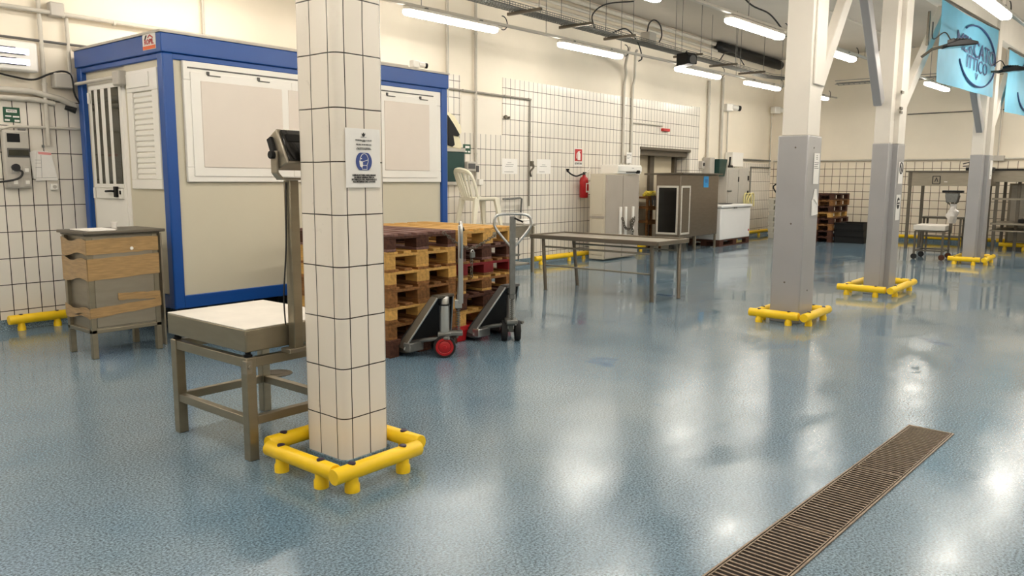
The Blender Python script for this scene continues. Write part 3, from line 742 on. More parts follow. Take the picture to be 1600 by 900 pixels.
wp(MB().box(sx0-.005, sx1+.01, sy0-.008, sy1+.01, .575, .691), 'platform_skirt', 'steel_warm', .006)
wp(MB().box(sx0-.004, sx1+.009, sy0-.007, sy1+.009, .6905, .697), 'platform_plate', 'steel_white', .003)
wp(MB().box(2.395, 2.45, 3.425, 3.48, .565, 1.44), 'post', 'steel_warm', .004)
wp(MB().box(2.36, 2.5, 3.42, 3.5, .545, .568), 'post_foot', 'steel_dull', .003)
wp(MB().tube(spline([(2.39, 3.45, 1.43), (2.385, 3.46, 1.1), (2.37, 3.47, .86), (2.385, 3.49, .72), (2.41, 3.51, .6)]), .004, 8), 'cable', 'cable')
yk = MB()                                       # U bracket
yk.bar((2.325, 3.445, 1.585), (2.325, 3.445, 1.475), .012, .05, (0,1,0)).bar((2.325, 3.445, 1.477), (2.355, 3.445, 1.445), .05, .012, (0,0,1)).bar((2.35, 3.445, 1.447), (2.51, 3.445, 1.447), .06, .012)
yk.bar((2.51, 3.445, 1.447), (2.545, 3.445, 1.477), .05, .012, (0,0,1)).bar((2.545, 3.445, 1.475), (2.545, 3.445, 1.585), .012, .05, (0,1,0))
yo = wp(yk, 'display_bracket', 'steel_dull', .002)
wp(MB().cyl((2.298, 3.445, 1.565), (2.322, 3.445, 1.565), .02, 14).cyl((2.548, 3.445, 1.565), (2.575, 3.445, 1.565), .02, 14), 'clamp_knob', 'black', .002, yo)
tm = Matrix.Translation((2.435, 3.445, 1.585)) @ Matrix.Rotation(R(-24), 4, 'X')
hd_ = wp(MB().prism([(-.06,-.095), (.05,-.085), (.055,.085), (-.05,.1)], 'x', -.1, .1, tm), 'display_housing', 'steel_dull', .008)
wp(MB().box(-.088, .088, -.068, -.056, -.08, .085, tm), 'display_front', 'black_glass', .003, hd_)
wp(MB().box(-.07, .07, -.072, -.066, .02, .06, tm), 'display_screen', 'black', .002, hd_)
wp(MB().cbox(tm @ Vector((-.108, .01, .03)), (.02, .035, .09), Matrix.Rotation(R(-24), 4, 'X')), 'side_grip', 'black', .004, hd_)

# ------------------------------------------------------------------ pallets
def pallet_proto(label, wood, wood2, loc):
    t = thing('wooden_pallet', label, 'pallet', loc)
    W_, D_ = .8, 1.2
    deck = MB(); wd = (.125, .085, .125, .085, .125); x = -.4; gap = (.8-sum(wd))/4
    for k in wd:
        deck.box(x, x+k, -.6, .6, .122, .144); x += k+gap
    build(deck, 'deck_boards', wood, t, .003)
    for y in (-.6, -.0725, .455): build(MB().box(-.4, .4, y, y+.145, .1, .122), 'stringer_board', wood2, t, .003)
    for y in (-.6, -.0725, .455):
        for x0, x1 in ((-.4, -.3), (-.0725, .0725), (.3, .4)):
            build(MB().box(x0, x1, y, y+.145, .022, .1), 'block', wood2, t, .004)
    for x0, x1 in ((-.4, -.3), (-.0725, .0725), (.3, .4)):
        build(MB().box(x0, x1, -.6, .6, 0, .022), 'bottom_board', wood, t, .003)
    return t
def plastic_pallet(label, mat, loc):
    t = thing('plastic_pallet', label, 'pallet', loc)
    dk = MB()
    for i in range(7): dk.box(-.4+i*.118, -.4+i*.118+.09, -.6, .6, .115, .135)
    dk.frame('z', .1, .144, -.41, .41, -.61, .61, .03, .03, .03, .03)
    build(dk, 'deck', mat, t, .004)
    for x in (-.33, 0, .33):
        for y in (-.5, 0, .5):
            build(MB().add([(x-.06,y-.09,0),(x+.06,y-.09,0),(x+.06,y+.09,0),(x-.06,y+.09,0),(x-.075,y-.1,.118),(x+.075,y-.1,.118),(x+.075,y+.1,.118),(x-.075,y+.1,.118)],
                           [(0,3,2,1),(4,5,6,7),(0,1,5,4),(1,2,6,5),(2,3,7,6),(3,0,4,7)]), 'foot', mat, t, .006)
    return t
ORD = ['top', 'second from the top', 'third from the top', 'fourth from the top', 'fifth from the top', 'sixth from the top', 'bottom', 'lowest']
protos = {}
def put_pallet(kind, loc, rz, label, group, sx=1.0):
    if kind not in protos:
        if kind == 'redplastic': o = plastic_pallet(label, 'red', loc)
        elif kind == 'whiteplastic': o = plastic_pallet(label, 'white_pallet', loc)
        else:
            a, b = {'new': ('pine', 'pine'), 'old': ('oldwood', 'oldwood'), 'mix': ('oldwood', 'pine'), 'dark': ('darkwood', 'darkwood'), 'red': ('oldwood', 'redwood'), 'violet': ('purplewood', 'darkwood'), 'newdark': ('pine', 'oldwood')}[kind]
            o = pallet_proto(label, a, b, loc)
        protos[kind] = o
    else: o = copy_tree(protos[kind])
    o.location = loc; o.rotation_euler = (0,0,rz); o.scale = (sx,1,1)
    o['label'] = label; o['group'] = group
    return o
def stack(kinds, cx, cy, name, group, rz=0, sx=1.0, jit=.012):
    n = len(kinds)
    names = ORD[:6]+['bottom'] if n == 7 else (ORD[:n-1]+['bottom'])
    for i, k in enumerate(kinds):
        z = (n-1-i)*.1443
        put_pallet(k, (cx+rnd.uniform(-jit, jit), cy+rnd.uniform(-jit, jit), z), rz+R(rnd.uniform(-.7, .7)), '%s pallet, %s of %s' % ({'new':'bright pine','old':'old brown wooden','mix':'brown pine','dark':'dark stained wooden','red':'wooden red-blocked','violet':'weathered violet-grey wooden','newdark':'pine-decked','redplastic':'red plastic','whiteplastic':'pale plastic'}[k], names[i], name), group, sx)
stack(['violet', 'new', 'mix', 'old', 'mix', 'old', 'dark'], 4.6, 5.33, 'the stack behind the red-wheeled pallet truck', 'pallets in the left near stack')
stack(['new', 'violet', 'red', 'newdark', 'dark', 'new', 'redplastic'], 5.42, 5.33, 'the stack behind the black-wheeled pallet truck', 'pallets in the right near stack', 0, .95)
stack(['dark', 'old', 'dark', 'mix', 'dark', 'old', 'dark', 'dark'], 19.85, 6.37, 'the dark stack by the far wall', 'pallets in the dark far stack', PI/2, 1.0, .02)
stack(['whiteplastic']*7, 20.25, 7.27, 'the pale stack in the far corner', 'pale plastic pallets in the far corner', PI/2, 1.0, .015)

# chain slung across the two pallet stacks
def chain(pts, link=.035, r=.0035):
    mb = MB(); P = spline(pts, 14); L_ = 0; k = 0; nxt = 0
    for a, b in zip(P[:-1], P[1:]):
        seg = (b-a).length
        while nxt <= L_+seg:
            c = a.lerp(b, (nxt-L_)/max(seg, 1e-6)); t = (b-a).normalized()
            u = t.cross(Vector((0,0,1)) if abs(t.z) < .9 else Vector((1,0,0))).normalized(); v = u.cross(t)
            w_ = u if k % 2 else v
            mb.tube([c+t*(link*.62*math.cos(2*PI*i/10))+w_*(link*.36*math.sin(2*PI*i/10)) for i in range(10)], r, 5, True); nxt += link*.85; k += 1
        L_ += seg
    return mb
single('chain', 'steel chain slung across the front of the two pallet stacks between the pallet trucks', 'chain',
       chain([(4.72, 4.60, 1.0), (4.88, 4.58, .9), (5.03, 4.58, .855), (5.2, 4.58, .9), (5.36, 4.58, .96)]), 'steel_dark', (5.03, 4.58, .8))
single('chain', 'end of steel chain hanging down between the two pallet stacks', 'chain',
       chain([(5.03, 4.575, .83), (5.032, 4.575, .72), (5.03, 4.575, .6)]), 'steel_dark', (5.03, 4.575, .6))
pk = thing('padlock', 'padlock joining the chain in front of the pallet stacks', 'padlock', (5.03, 4.565, .8))
build(MB().cbox((0,0,.0), (.05,.025,.05)), 'lock_body', 'galv', pk, .006)
build(MB().tube(arc((0,0,.025), .018, 0, 180, 10), .005, 8), 'shackle', 'chrome', pk)

# ------------------------------------------------------------------ pallet trucks
def pallet_truck(loc, steer, label, wheel_mat, frame_mat, hand_z, fork_x=0.0):
    t = thing('pallet_truck', label, 'pallet truck', loc)
    def p(mb, name, mat, bevel=0, par=None): return build(mb, name, mat, par or t, bevel)
    for s in (-1, 1):
        x = fork_x+s*.19
        p(MB().prism([(.2,.03), (.2,.096), (1.28,.096), (1.38,.07), (1.36,.05), (.24,.03)], 'x', x-.075, x+.075), 'fork', frame_mat, .008)
        p(MB().cyl((x-.035, 1.2, .035), (x+.035, 1.2, .035), .035, 16), 'load_roller', 'rubber')
    # sloping frame: plate plus the two edge flanges
    fx = fork_x
    p(MB().add([(-.09,.04,.5),(.09,.04,.5),(fx+.27,.27,.1),(fx-.27,.27,.1),(-.09,.055,.51),(.09,.055,.51),(fx+.27,.29,.11),(fx-.27,.29,.11)],
               [(0,1,2,3),(4,7,6,5),(0,4,5,1),(1,5,6,2),(2,6,7,3),(3,7,4,0)]), 'frame_plate', 'under_shade', .004)  # dark colour paints the shade inside the sloping frame
    for s in (-1, 1):
        a0 = (s*.09, .05, .505); b0 = (fx+s*.27, .285, .08)
        a1 = (s*.085, -.012, .495); b1 = (fx+s*.265, .215, .065)
        o = .012*s
        p(MB().add([a0, b0, b1, a1]+[(v[0]+o, v[1], v[2]) for v in (a0, b0, b1, a1)], [(0,1,2,3),(4,7,6,5),(0,4,5,1),(1,5,6,2),(2,6,7,3),(3,7,4,0)]), 'frame_flange', frame_mat, .003)
        p(MB().tube([(a1[0]+o*.5, a1[1], a1[2]), (b1[0]+o*.5, b1[1], b1[2])], .008, 8), 'flange_edge', 'chrome')
        p(MB().box(fx+s*.19-.08, fx+s*.19+.08, .15, .23, .045, .12), 'fork_heel', 'chrome' if frame_mat != 'steel_dark' else 'galv', .008)
    p(MB().box(-.09, .09, -.03, .05, .49, .515), 'top_plate', frame_mat, .004)
    # hydraulic pump and steering head turn together
    rm = Matrix.Rotation(steer, 4, 'Z')
    p(MB().lathe([(.042,.2),(.042,.42),(.046,.42),(.046,.43),(.04,.43),(.04,.49),(.03,.505),(0,.508)], (0,0,0), 24), 'pump_cylinder', 'chrome')
    p(MB().lathe([(.047,.425),(.047,.437)], (0,0,0), 24), 'seal_ring', 'rubber')
    p(MB().box(-.055, .055, -.055, .055, .17, .205).box(-.05, .05, -.15, -.03, .175, .21).moved(rm), 'pump_base', 'galv', .008)
    sp = MB(); hz = [(.015*math.cos(i*.9), -.115+.015*math.sin(i*.9), .21+.0026*i) for i in range(75)]
    p(sp.tube(hz, .0035, 6).cyl((0,-.115,.2), (0,-.115,.42), .006, 8).moved(rm), 'pump_spring', 'galv')
    p(MB().cyl((-.06,0,.09), (.06,0,.09), .014, 10).box(-.02, .02, -.03, .03, .085, .18).moved(rm), 'wheel_axle', 'galv')
    for s in (-1, 1):
        wo = p(MB().lathe([(.06,-.025),(.088,-.025),(.092,-.018),(.092,.018),(.088,.025),(.06,.025)], (s*.06,0,.092), 28, 'x').moved(rm), 'steer_wheel', 'rubber')
        p(MB().lathe([(.0,-.034),(.014,-.034),(.018,-.03),(.045,-.028),(.05,-.024),(.056,-.029),(.073,-.027),(.073,.027),(.056,.029),(.05,.024),(.045,.028),(.018,.03),(.014,.034),(0,.034)], (s*.06,0,.092), 24, 'x').moved(rm), 'wheel_hub', wheel_mat, 0, wo)
    # lifting links
    for s in (-1, 1):
        p(MB().tube([(s*.05,-.1,.17), (s*.06,0,.155), (s*.1,.12,.135), (fx+s*.17,.24,.1)], [.014,.016,.018,.016], 8), 'lift_link', 'galv')
    # handle
    hp = MB().box(-.022, .022, -.145, -.085, .4, .47).tube([(0,-.12,.43), (0,-.135,hand_z-.4)], .02, 12)
    h = p(hp.box(-.026, .026, -.155, -.115, .44, hand_z-.02).moved(rm), 'handle_shaft', 'galv' if wheel_mat == 'black' else 'chrome', .006)
    lp = [(0,-.137,hand_z-.3), (-.07,-.137,hand_z-.225), (-.145,-.137,hand_z-.13), (-.162,-.137,hand_z-.075), (-.145,-.137,hand_z-.02), (-.08,-.137,hand_z), (.08,-.137,hand_z), (.145,-.137,hand_z-.02), (.162,-.137,hand_z-.075), (.145,-.137,hand_z-.13), (.07,-.137,hand_z-.225), (0,-.137,hand_z-.3)]
    p(MB().tube(spline(lp, 5), .0125, 10).moved(rm), 'handle_loop', 'chrome', 0, h)
    p(MB().tube([(.015,-.15,hand_z-.035), (.05,-.16,hand_z-.05), (.09,-.165,hand_z-.068)], .008, 8).moved(rm), 'release_lever', 'black', 0, h)
    return t
pallet_truck((4.57, 4.46, 0), R(45), 'pallet truck with red wheels and handle seen edge-on, forks in the left pallet stack', 'red', 'steel_dark', 1.10, .02)
pallet_truck((5.42, 4.45, 0), R(-46), 'pallet truck with black wheels and open loop handle, forks in the right pallet stack', 'black', 'grey_dark', 1.15, .0)

# ------------------------------------------------------------------ steel bench in the middle
bn = thing('steel_bench', 'long low stainless bench with splayed legs standing alone on the wet floor', 'table', (8.6, 5.4, 0))
def be(mb, name, mat, bevel=0): return build(mb, name, mat, bn, bevel, world=True)
be(MB().box(8.2, 8.96, 4.5, 6.4, .695, .715), 'top', 'steel', .006)
be(MB().frame('z', .68, .735, 8.19, 8.97, 4.49, 6.41, .02, .02, .02, .02), 'top_rim', 'steel_bench', .006)
for a, b in (((8.275,6.2,0),(8.29,6.26,.7)), ((8.275,4.61,0),(8.26,4.62,.7)), ((8.75,4.5,0),(8.88,4.58,.7)), ((8.915,6.13,0),(8.9,6.2,.7))):
    be(MB().cyl(a, b, .024, 14).cyl((a[0], a[1], 0), (a[0]*.985+b[0]*.015, a[1]*.985+b[1]*.015, .012), .028, 14), 'leg', 'steel_bench')
be(MB().cyl((8.28, 6.25, .575), (8.265, 4.62, .575), .013, 10), 'upper_rail', 'steel_dull')
be(MB().cyl((8.278, 6.23, .33), (8.27, 4.62, .33), .011, 10), 'lower_rail', 'steel_dull')
be(MB().cyl((8.9, 6.19, .58), (8.87, 4.57, .58), .012, 10), 'back_rail', 'steel_dull')

# ------------------------------------------------------------------ wash table behind pallets with the garden chair on it
tb = thing('wash_table', 'stainless wash table with deep apron behind the pallet stacks', 'table', (9.0, 7.95, 0))
def tp(mb, name, mat, bevel=0): return build(mb, name, mat, tb, bevel, world=True)
tp(MB().box(8.05, 9.8, 7.55, 8.33, .73, .75), 'top', 'steel', .005)
tp(MB().box(8.08, 9.77, 7.57, 7.59, .56, .73).box(9.755, 9.77, 7.57, 8.3, .56, .73), 'apron', 'steel_dull', .004)
for x, y in ((8.1, 7.6), (9.755, 7.575), (8.1, 8.28), (9.755, 8.28)): tp(MB().box(x-.022, x+.022, y-.022, y+.022, 0, .72), 'leg', 'steel_dull', .003)
tp(MB().box(8.9, 9.74, 7.62, 8.25, .12, .15), 'lower_shelf', 'steel', .004)
tp(MB().tube([(9.5,7.75,.56),(9.5,7.75,.36)], .018, 8).tube([(9.62,7.75,.56),(9.62,7.75,.18)], .012, 8), 'drain_pipe', 'galv')
tp(MB().box(9.42, 9.6, 7.7, 7.82, .26, .29).box(9.46, 9.5, 7.74, 7.78, .15, .26), 'foot_pedal', 'galv', .004)
single('folded_cloth', 'folded white cloth on right corner of the wash table', 'cloth',
       MB().box(9.55, 9.79, 7.58, 7.76, .752, .8).box(9.56, 9.78, 7.59, 7.75, .8, .835), 'paper', (9.67, 7.67, .752), None, .015)
ch = thing('garden_chair', 'white plastic garden chair with slatted back standing on the wash table', 'chair', (8.88, 7.93, .752), R(-14))
def chp(mb, name, bevel=0): return build(mb, name, 'chair', ch, bevel)
SZ = .43
seat = []
for i in range(9):
    x = -.2+.43*i/8; seat.append([(x, -.21+.42*j/8, SZ-.022*math.sin(PI*j/8)*math.sin(PI*i/8)-(.02 if i == 8 else 0)+(.008 if j in (0,8) else 0)) for j in range(9)])
chp(MB().sheet(seat, .04, (0,0,-1)), 'seat', .006)
for sx_, sy_ in ((-1,-1), (-1,1), (1,-1), (1,1)):
    xa = -.17 if sx_ < 0 else .19; xb = -.245 if sx_ < 0 else .25; ya = sy_*.185; yb = sy_*.23
    chp(MB().add([(xa-.042,ya-.032,SZ-.012),(xa+.042,ya-.032,SZ-.012),(xa+.042,ya+.032,SZ-.012),(xa-.042,ya+.032,SZ-.012),(xb-.025,yb-.022,0),(xb+.025,yb-.022,0),(xb+.025,yb+.022,0),(xb-.025,yb+.022,0)],
                 [(0,1,2,3),(4,7,6,5),(0,4,5,1),(1,5,6,2),(2,6,7,3),(3,7,4,0)]), 'leg', .006)
def back_pt(y, z): return (-.2-.16*(z-SZ)/.42+.05*(y/.21)**2, y, z)
bk = MB()
out = [back_pt(-.2, SZ-.01), back_pt(-.215, .55), back_pt(-.22, .68), back_pt(-.19, .79), back_pt(-.1, .835), back_pt(0, .845), back_pt(.1, .835), back_pt(.19, .79), back_pt(.22, .68), back_pt(.215, .55), back_pt(.2, SZ-.01)]
bk.tube(spline(out, 4), .023, 8)
chp(bk, 'back_frame')
chp(MB().tube([back_pt(-.19, .78), back_pt(-.1, .81), back_pt(0, .815), back_pt(.1, .81), back_pt(.19, .78)], .026, 8), 'top_rail')
for k in range(-2, 3):
    y0, y1 = k*.05, k*.078
    chp(MB().tube([back_pt(y0, SZ), back_pt((y0+y1)/2, .62), back_pt(y1, .81)], [.015,.015,.019], 6), 'back_slat')

# ------------------------------------------------------------------ locker, white box, extinguisher
lk = thing('metal_locker', 'grey two-door locker with white handles and a chain beside the doorway', 'locker', (12.56, 7.82, 0))
def lp_(mb, name, mat, bevel=0, par=None): return build(mb, name, mat, par or lk, bevel, world=True)
lx0, lx1, ly0, ly1 = 11.97, 13.12, 7.65, 7.99
lp_(MB().box(lx0, lx1, ly0+.02, ly1, .02, 1.56), 'carcass', 'locker_side', .008)
lp_(MB().box(lx0-.008, lx0, ly0+.06, ly1-.06, .83, 1.48).box(lx0-.008, lx0, ly0+.06, ly1-.06, .1, .74), 'side_panel', 'locker_side', .004)
lp_(MB().box(lx0-.012, lx0+.002, ly0+.02, ly1, .765, .805), 'side_band', 'locker', .003)
lp_(MB().box(lx0+.01, 12.535, ly0-.005, ly0+.02, .04, 1.545), 'door', 'locker', .005)
lp_(MB().box(12.555, lx1-.01, ly0-.005, ly0+.02, .04, 1.545), 'door', 'locker', .005)
for x in (12.44, 12.62, 12.88):
    lp_(MB().box(x-.028, x+.028, ly0-.045, ly0-.006, .42, .96), 'handle', 'white_pvc', .008)
lp_(chain([(12.45, 7.585, .74), (12.52, 7.575, .6), (12.62, 7.575, .55), (12.72, 7.575, .56), (12.8, 7.575, .62), (12.87, 7.585, .74)], .06, .008), 'door_chain', 'steel_dark')
lp_(chain([(12.75, 7.57, .62), (12.78, 7.57, .72), (12.72, 7.57, .66), (12.8, 7.57, .5), (12.77, 7.57, .4)], .06, .008), 'chain_end', 'steel_dark')
wb = thing('white_case', 'long white appliance lying on top of the grey locker', 'appliance', (12.72, 7.82, 1.565))
build(MB().box(-.37, .47, -.17, .2, 0, .16).box(-.37, .47, -.185, -.17, .04, .14), 'case', 'white_pvc', wb, .015)
build(MB().cyl((.3, -.23, .0+.035), (.3, -.17, .035), .03, 12).box(-.1, .3, -.2, -.185, .02, .035), 'knob', 'black', wb)
build(MB().box(.1, .18, -.187, -.184, .1, .108), 'badge', 'grey_dark', wb)
fe = thing('fire_extinguisher', 'red fire extinguisher with black hose on the tiled wall beside the locker', 'fire extinguisher', (12.2, 8.28, 1.12))
build(MB().lathe([(.0,0),(.07,0),(.082,.02),(.082,.31),(.07,.36),(.035,.39),(.028,.42),(0,.42)], (0,0,0), 24), 'cylinder', 'red', fe)
build(MB().box(-.045, .04, -.086, -.075, .1, .27), 'label', 'paper', fe, .003)
build(MB().box(-.035, .03, -.0885, -.086, .13, .25), 'label_print', 'red_sign', fe)
build(MB().lathe([(.024,.41),(.024,.45),(.016,.47),(0,.47)], (0,0,0), 14).box(-.02, .09, -.015, .015, .455, .47), 'valve', 'black', fe)
build(MB().tube(spline([(-.01,-.02,.44), (-.12,-.03,.43), (-.28,-.02,.395), (-.42,0,.43), (-.5,.02,.485)]), .014, 10), 'hose', 'rubber', fe)
build(MB().lathe([(.016,-.01),(.03,.04),(.03,.05),(0,.05)], (-.5,.02,.475), 12), 'nozzle', 'black', fe)
build(MB().tube([(.04,-.02,.47), (.12,-.03,.55), (.16,-.03,.5), (.06,-.02,.46)], .008, 8), 'lever', 'paper', fe)
build(MB().sheet([[(.07,-.07,.42),(.13,-.07,.4)],[(.16,-.08,.2),(.22,-.08,.18)]], .003, (0,-1,0)), 'tag_card', 'paper', fe)
es = thing('extinguisher_sign', 'red extinguisher pictogram sign on the tiled wall above the fire extinguisher', 'sign', (12.15, WY-.014, 1.7))
build(MB().box(-.13, .13, -.006, 0, 0, .32), 'panel', 'paper', es)
build(MB().box(-.115, .115, -.008, -.006, .09, .31), 'red_field', 'red_sign', es)
build(MB().lathe([(.0,.11),(.035,.11),(.035,.22),(.02,.25),(.015,.27),(0,.27)], (0,-.009,0), 12).cbox((.03,-.009,.27), (.06,.006,.012)).tube([(-.02,-.01,.255),(-.06,-.01,.22),(-.065,-.01,.14)], .007, 6).moved(Matrix.Diagonal((1,.2,1,1)) if False else Matrix.Identity(4)), 'pictogram', 'paper', es)
text('ESTINTORE', .045, 'ink', es, frame((0,-.0075,.045), (1,0,0), (0,0,1)), bold=.001)

# trolley with a yellow hose inside the doorway
tr = thing('wooden_trolley', 'wooden rack with a yellow hose heaped on top in the doorway', 'rack', (14.98, 8.47, 0))
for x in (-.3, .3):
    for y in (-.12, .12): build(MB().box(x-.025, x+.025, y-.02, y+.02, 0, 1.1), 'post', 'oldwood', tr, .004)
for z in (.12, .55, .85, 1.06): build(MB().box(-.33, .33, -.15, .15, z, z+.045).box(-.33, .33, -.16, -.14, z-.03, z+.06), 'shelf', 'oldwood', tr, .004)
build(MB().box(-.22, .2, -.12, .1, .165, .24), 'sheet', 'paper', tr, .01)
hs_ = MB()
for k in range(3): hs_.tube([(.02*k+(.2-.03*k)*math.cos(2*PI*i/22), (.1-.01*k)*math.sin(2*PI*i/22), 1.13+.03*k+.02*math.sin(i*1.7+k)) for i in range(22)], .02, 8, True)
single('coiled_hose', 'yellow hose coiled on top of the wooden rack in the doorway', 'hose', hs_.moved(Matrix.Translation((14.98, 8.47, 0))), 'hose_yellow', (14.98, 8.47, 1.11))
gl = MB()
for k in range(4): gl.tube([(14.8+.1*k, 8.32, 1.12), (14.79+.1*k, 8.29, 1.06), (14.8+.1*k, 8.285, .93-.03*(k % 2))], .02, 6)
single('hanging_rags', 'dark gloves and rags hanging below the yellow hose in the doorway', 'rags', gl, 'grey_dark', (14.95, 8.29, .9))

# ------------------------------------------------------------------ steel booth with dark windows
bo = thing('steel_booth', 'tall stainless kiosk on legs with a dark window and a blue label', 'kiosk', (15.19, 7.67, 0))
def bop(mb, name, mat, bevel=0, par=None): return build(mb, name, mat, par or bo, bevel, world=True)
ox0, ox1, oy0, oy1 = 14.32, 16.06, 7.4, 7.95
bop(MB().box(ox0, ox1, oy0, oy1, .3, 1.565), 'body', 'steel_booth', .01)
bop(MB().add([(ox0-.08,oy0-.08,1.565),(ox1+.08,oy0-.06,1.565),(ox1+.08,oy1+.02,1.565),(ox0-.08,oy1+.24,1.555),(ox0-.08,oy0-.08,1.6),(ox1+.08,oy0-.06,1.6),(ox1+.08,oy1+.02,1.6),(ox0-.08,oy1+.24,1.59)],
             [(0,3,2,1),(4,5,6,7),(0,1,5,4),(1,2,6,5),(2,3,7,6),(3,0,4,7)]), 'top', 'steel_dark', .005)
for x, y in ((ox0+.03, oy0+.03), (ox1-.03, oy0+.03), (ox0+.03, oy1-.03), (ox1-.03, oy1-.03), ((ox0+ox1)/2-.1, oy0+.03)): bop(MB().box(x-.02, x+.02, y-.02, y+.02, 0, .3), 'leg', 'steel_dull', .003)
w1 = bop(MB().frame('x', ox0-.012, ox0, oy0+.04, oy1-.03, .36, 1.34, .04, .04, .04, .04), 'window_frame', 'steel_white', .003)
bop(MB().box(ox0-.006, ox0-.001, oy0+.08, oy1-.07, .4, 1.3), 'pane', 'black_glass', 0, w1)
w2 = bop(MB().frame('y', oy0-.012, oy0, ox0+.03, ox0+.42, .36, 1.34, .035, .035, .04, .04), 'vent_frame', 'steel_white', .003)
bop(MB().box(ox0+.065, ox0+.385, oy0-.006, oy0-.001, .4, 1.3), 'mesh_panel', 'mesh_panel', 0, w2)
bl = bop(MB().box(15.33, 15.56, oy0-.006, oy0, 1.305, 1.535), 'blue_label', 'blue_sticker', .002)
bl['label'] = 'bright blue label'
bop(MB().box(15.39, 15.5, oy0-.009, oy0-.006, 1.41, 1.425).box(15.38, 15.51, oy0-.009, oy0-.006, 1.45, 1.463), 'label_print', 'ink_blue', 0, bl)

# chest freezer on a pallet
fx0, fx1, fy0, fy1 = 16.24, 17.85, 7.4, 8.05
put_pallet('dark', ((fx0+fx1)/2, (fy0+fy1)/2+.06, 0), PI/2, 'dark wooden pallet under the white chest freezer', 'pallet under the freezer').scale = (.95, 1.35, 1)
fz = thing('chest_freezer', 'white chest freezer standing on a dark pallet beside the steel kiosk', 'freezer', ((fx0+fx1)/2, (fy0+fy1)/2, .146))
def fp(mb, name, mat, bevel=0): return build(mb, name, mat, fz, bevel, world=True)
fp(MB().box(fx0, fx1, fy0, fy1, .146, .84), 'body', 'freezer', .02)
fp(MB().box(fx0-.01, fx1+.04, fy0-.025, fy1, .85, .915), 'lid', 'freezer', .018)
fp(MB().box(fx0+.62, fx0+.78, fy0-.035, fy0-.02, .83, .86), 'latch', 'grey_dark', .003)
fp(MB().box(fx0+.02, fx1-.02, fy0-.004, fy0+.01, .838, .852), 'seal', 'grey_dark')
fp(MB().box(fx1-.1, fx1-.05, fy0-.003, fy0, .28, .33), 'badge', 'red_sign')
single('flat_tray', 'dark flat tray lying on the chest freezer\'s lid', 'tray', MB().lathe([(.14,.917),(.18,.935),(.175,.937),(.0,.92)], (17.1, 7.7, 0), 20), 'grey_dark', (17.1, 7.7, .917))

# wall kit round the freezer
def wall_box(x0, x1, z0, z1, dpth, label, mat='grey_box', name='electrical_box', cat='electrical box', group=None, extra=None, bev=.012):
    t = thing(name, label, cat, ((x0+x1)/2, WY-T-.002, z0), 0, group)
    y1 = WY-T-.002
    b = build(MB().box(x0, x1, y1-dpth, y1, z0, z1), 'case', mat, t, bev, world=True)
    if extra: extra(t, y1-dpth)
    return t
def cab_extra(t, y):
    build(MB().box(18.06, 18.62, y-.014, y-.002, .9, 1.72), 'door', 'grey_box', t, .006, world=True)
    build(MB().box(18.66, 19.2, y-.014, y-.002, .9, 1.72), 'door', 'grey_box', t, .006, world=True)
    build(MB().box(18.62, 18.66, y-.028, y-.004, 1.42, 1.54).box(19.2, 19.26, y-.028, y-.004, 1.45, 1.57).box(19.2, 19.26, y-.028, y-.004, 1.08, 1.2), 'door_lock', 'black', t, .003, world=True)
    build(MB().cyl((18.0, y-.03, 1.2), (18.2, y-.03, 1.2), .02, 10), 'handle', 'galv', t, 0, world=True)
wall_box(18.0, 19.3, .86, 1.76, .3, 'pale grey electrical cabinet on the wall above the chest freezer', extra=cab_extra)
def wb_extra(t, y):
    build(MB().box(18.28, 18.5, y-.02, y+.01, 1.76, 1.82).tube([(18.34, y, 1.82), (18.36, y, 2.02)], .025, 8), 'rubber_plug', 'black', t, .004, world=True)
wall_box(18.5, 19.15, 1.79, 2.14, .2, 'square white box on the wall above the grey electrical cabinet', 'white_pvc', extra=wb_extra)
wall_box(17.08, 17.2, 1.72, 1.9, .1, 'small round-dialled meter box on wall left of the grey switch box', 'grey_box', group='meter boxes', extra=lambda t, y: build(MB().lathe([(.04,-.012),(.04,0)], (17.14, y, 1.82), 14, 'y'), 'dial', 'ink', t, 0, world=True))
wall_box(17.28, 17.52, 1.58, 1.98, .2, 'tall grey switch box at the foot of a conduit above the kiosk', group='meter boxes')
single('waste_bin', 'dark green bin hung on the wall above the kiosk\'s right end', 'bin',
       MB().add([(17.55,8.1,1.55),(17.9,8.1,1.55),(17.9,8.38,1.55),(17.55,8.38,1.55),(17.52,8.06,1.95),(17.94,8.06,1.95),(17.94,8.38,1.95),(17.52,8.38,1.95)],
                [(0,3,2,1),(4,5,6,7),(0,1,5,4),(1,2,6,5),(2,3,7,6),(3,0,4,7)]), 'green_board', (17.72, 8.22, 1.55), None, .01)
yt = MB()
for s in (-.35, 0, .35): yt.tube(spline([(19.1+s*.3, 8.05, .88), (19.12+s*.4, 8.05, 1.0), (19.25+s*.6, 8.05, 1.13), (19.4+s*.5, 8.05, 1.08), (19.46+s*.4, 8.05, .8)]), .02, 8)
single('hanging_hose', 'pale yellow hose looped over wall pipe right of the electrical cabinet', 'hose', yt, 'hose_pale', (19.25, 8.05, .8))

def pipe(pts, r, label, mat='conduit', name='conduit_pipe', group='wall conduits', clips=()):
    P = [Vector(p) for p in pts]
    t = thing(name, label, 'pipe', P[0], 0, group)
    build(MB().tube(P, r, 10), 'tube', mat, t, 0, world=True)
    if clips:
        mb = MB()
        for f in clips:
            c = P[0].lerp(P[-1], f); d = (P[-1]-P[0]).normalized()
            mb.tube([c-d*.012, c+d*.012], r*1.35, 10)
        build(mb, 'clip', mat, t, 0, world=True)
    return t
Yp = WY-.045
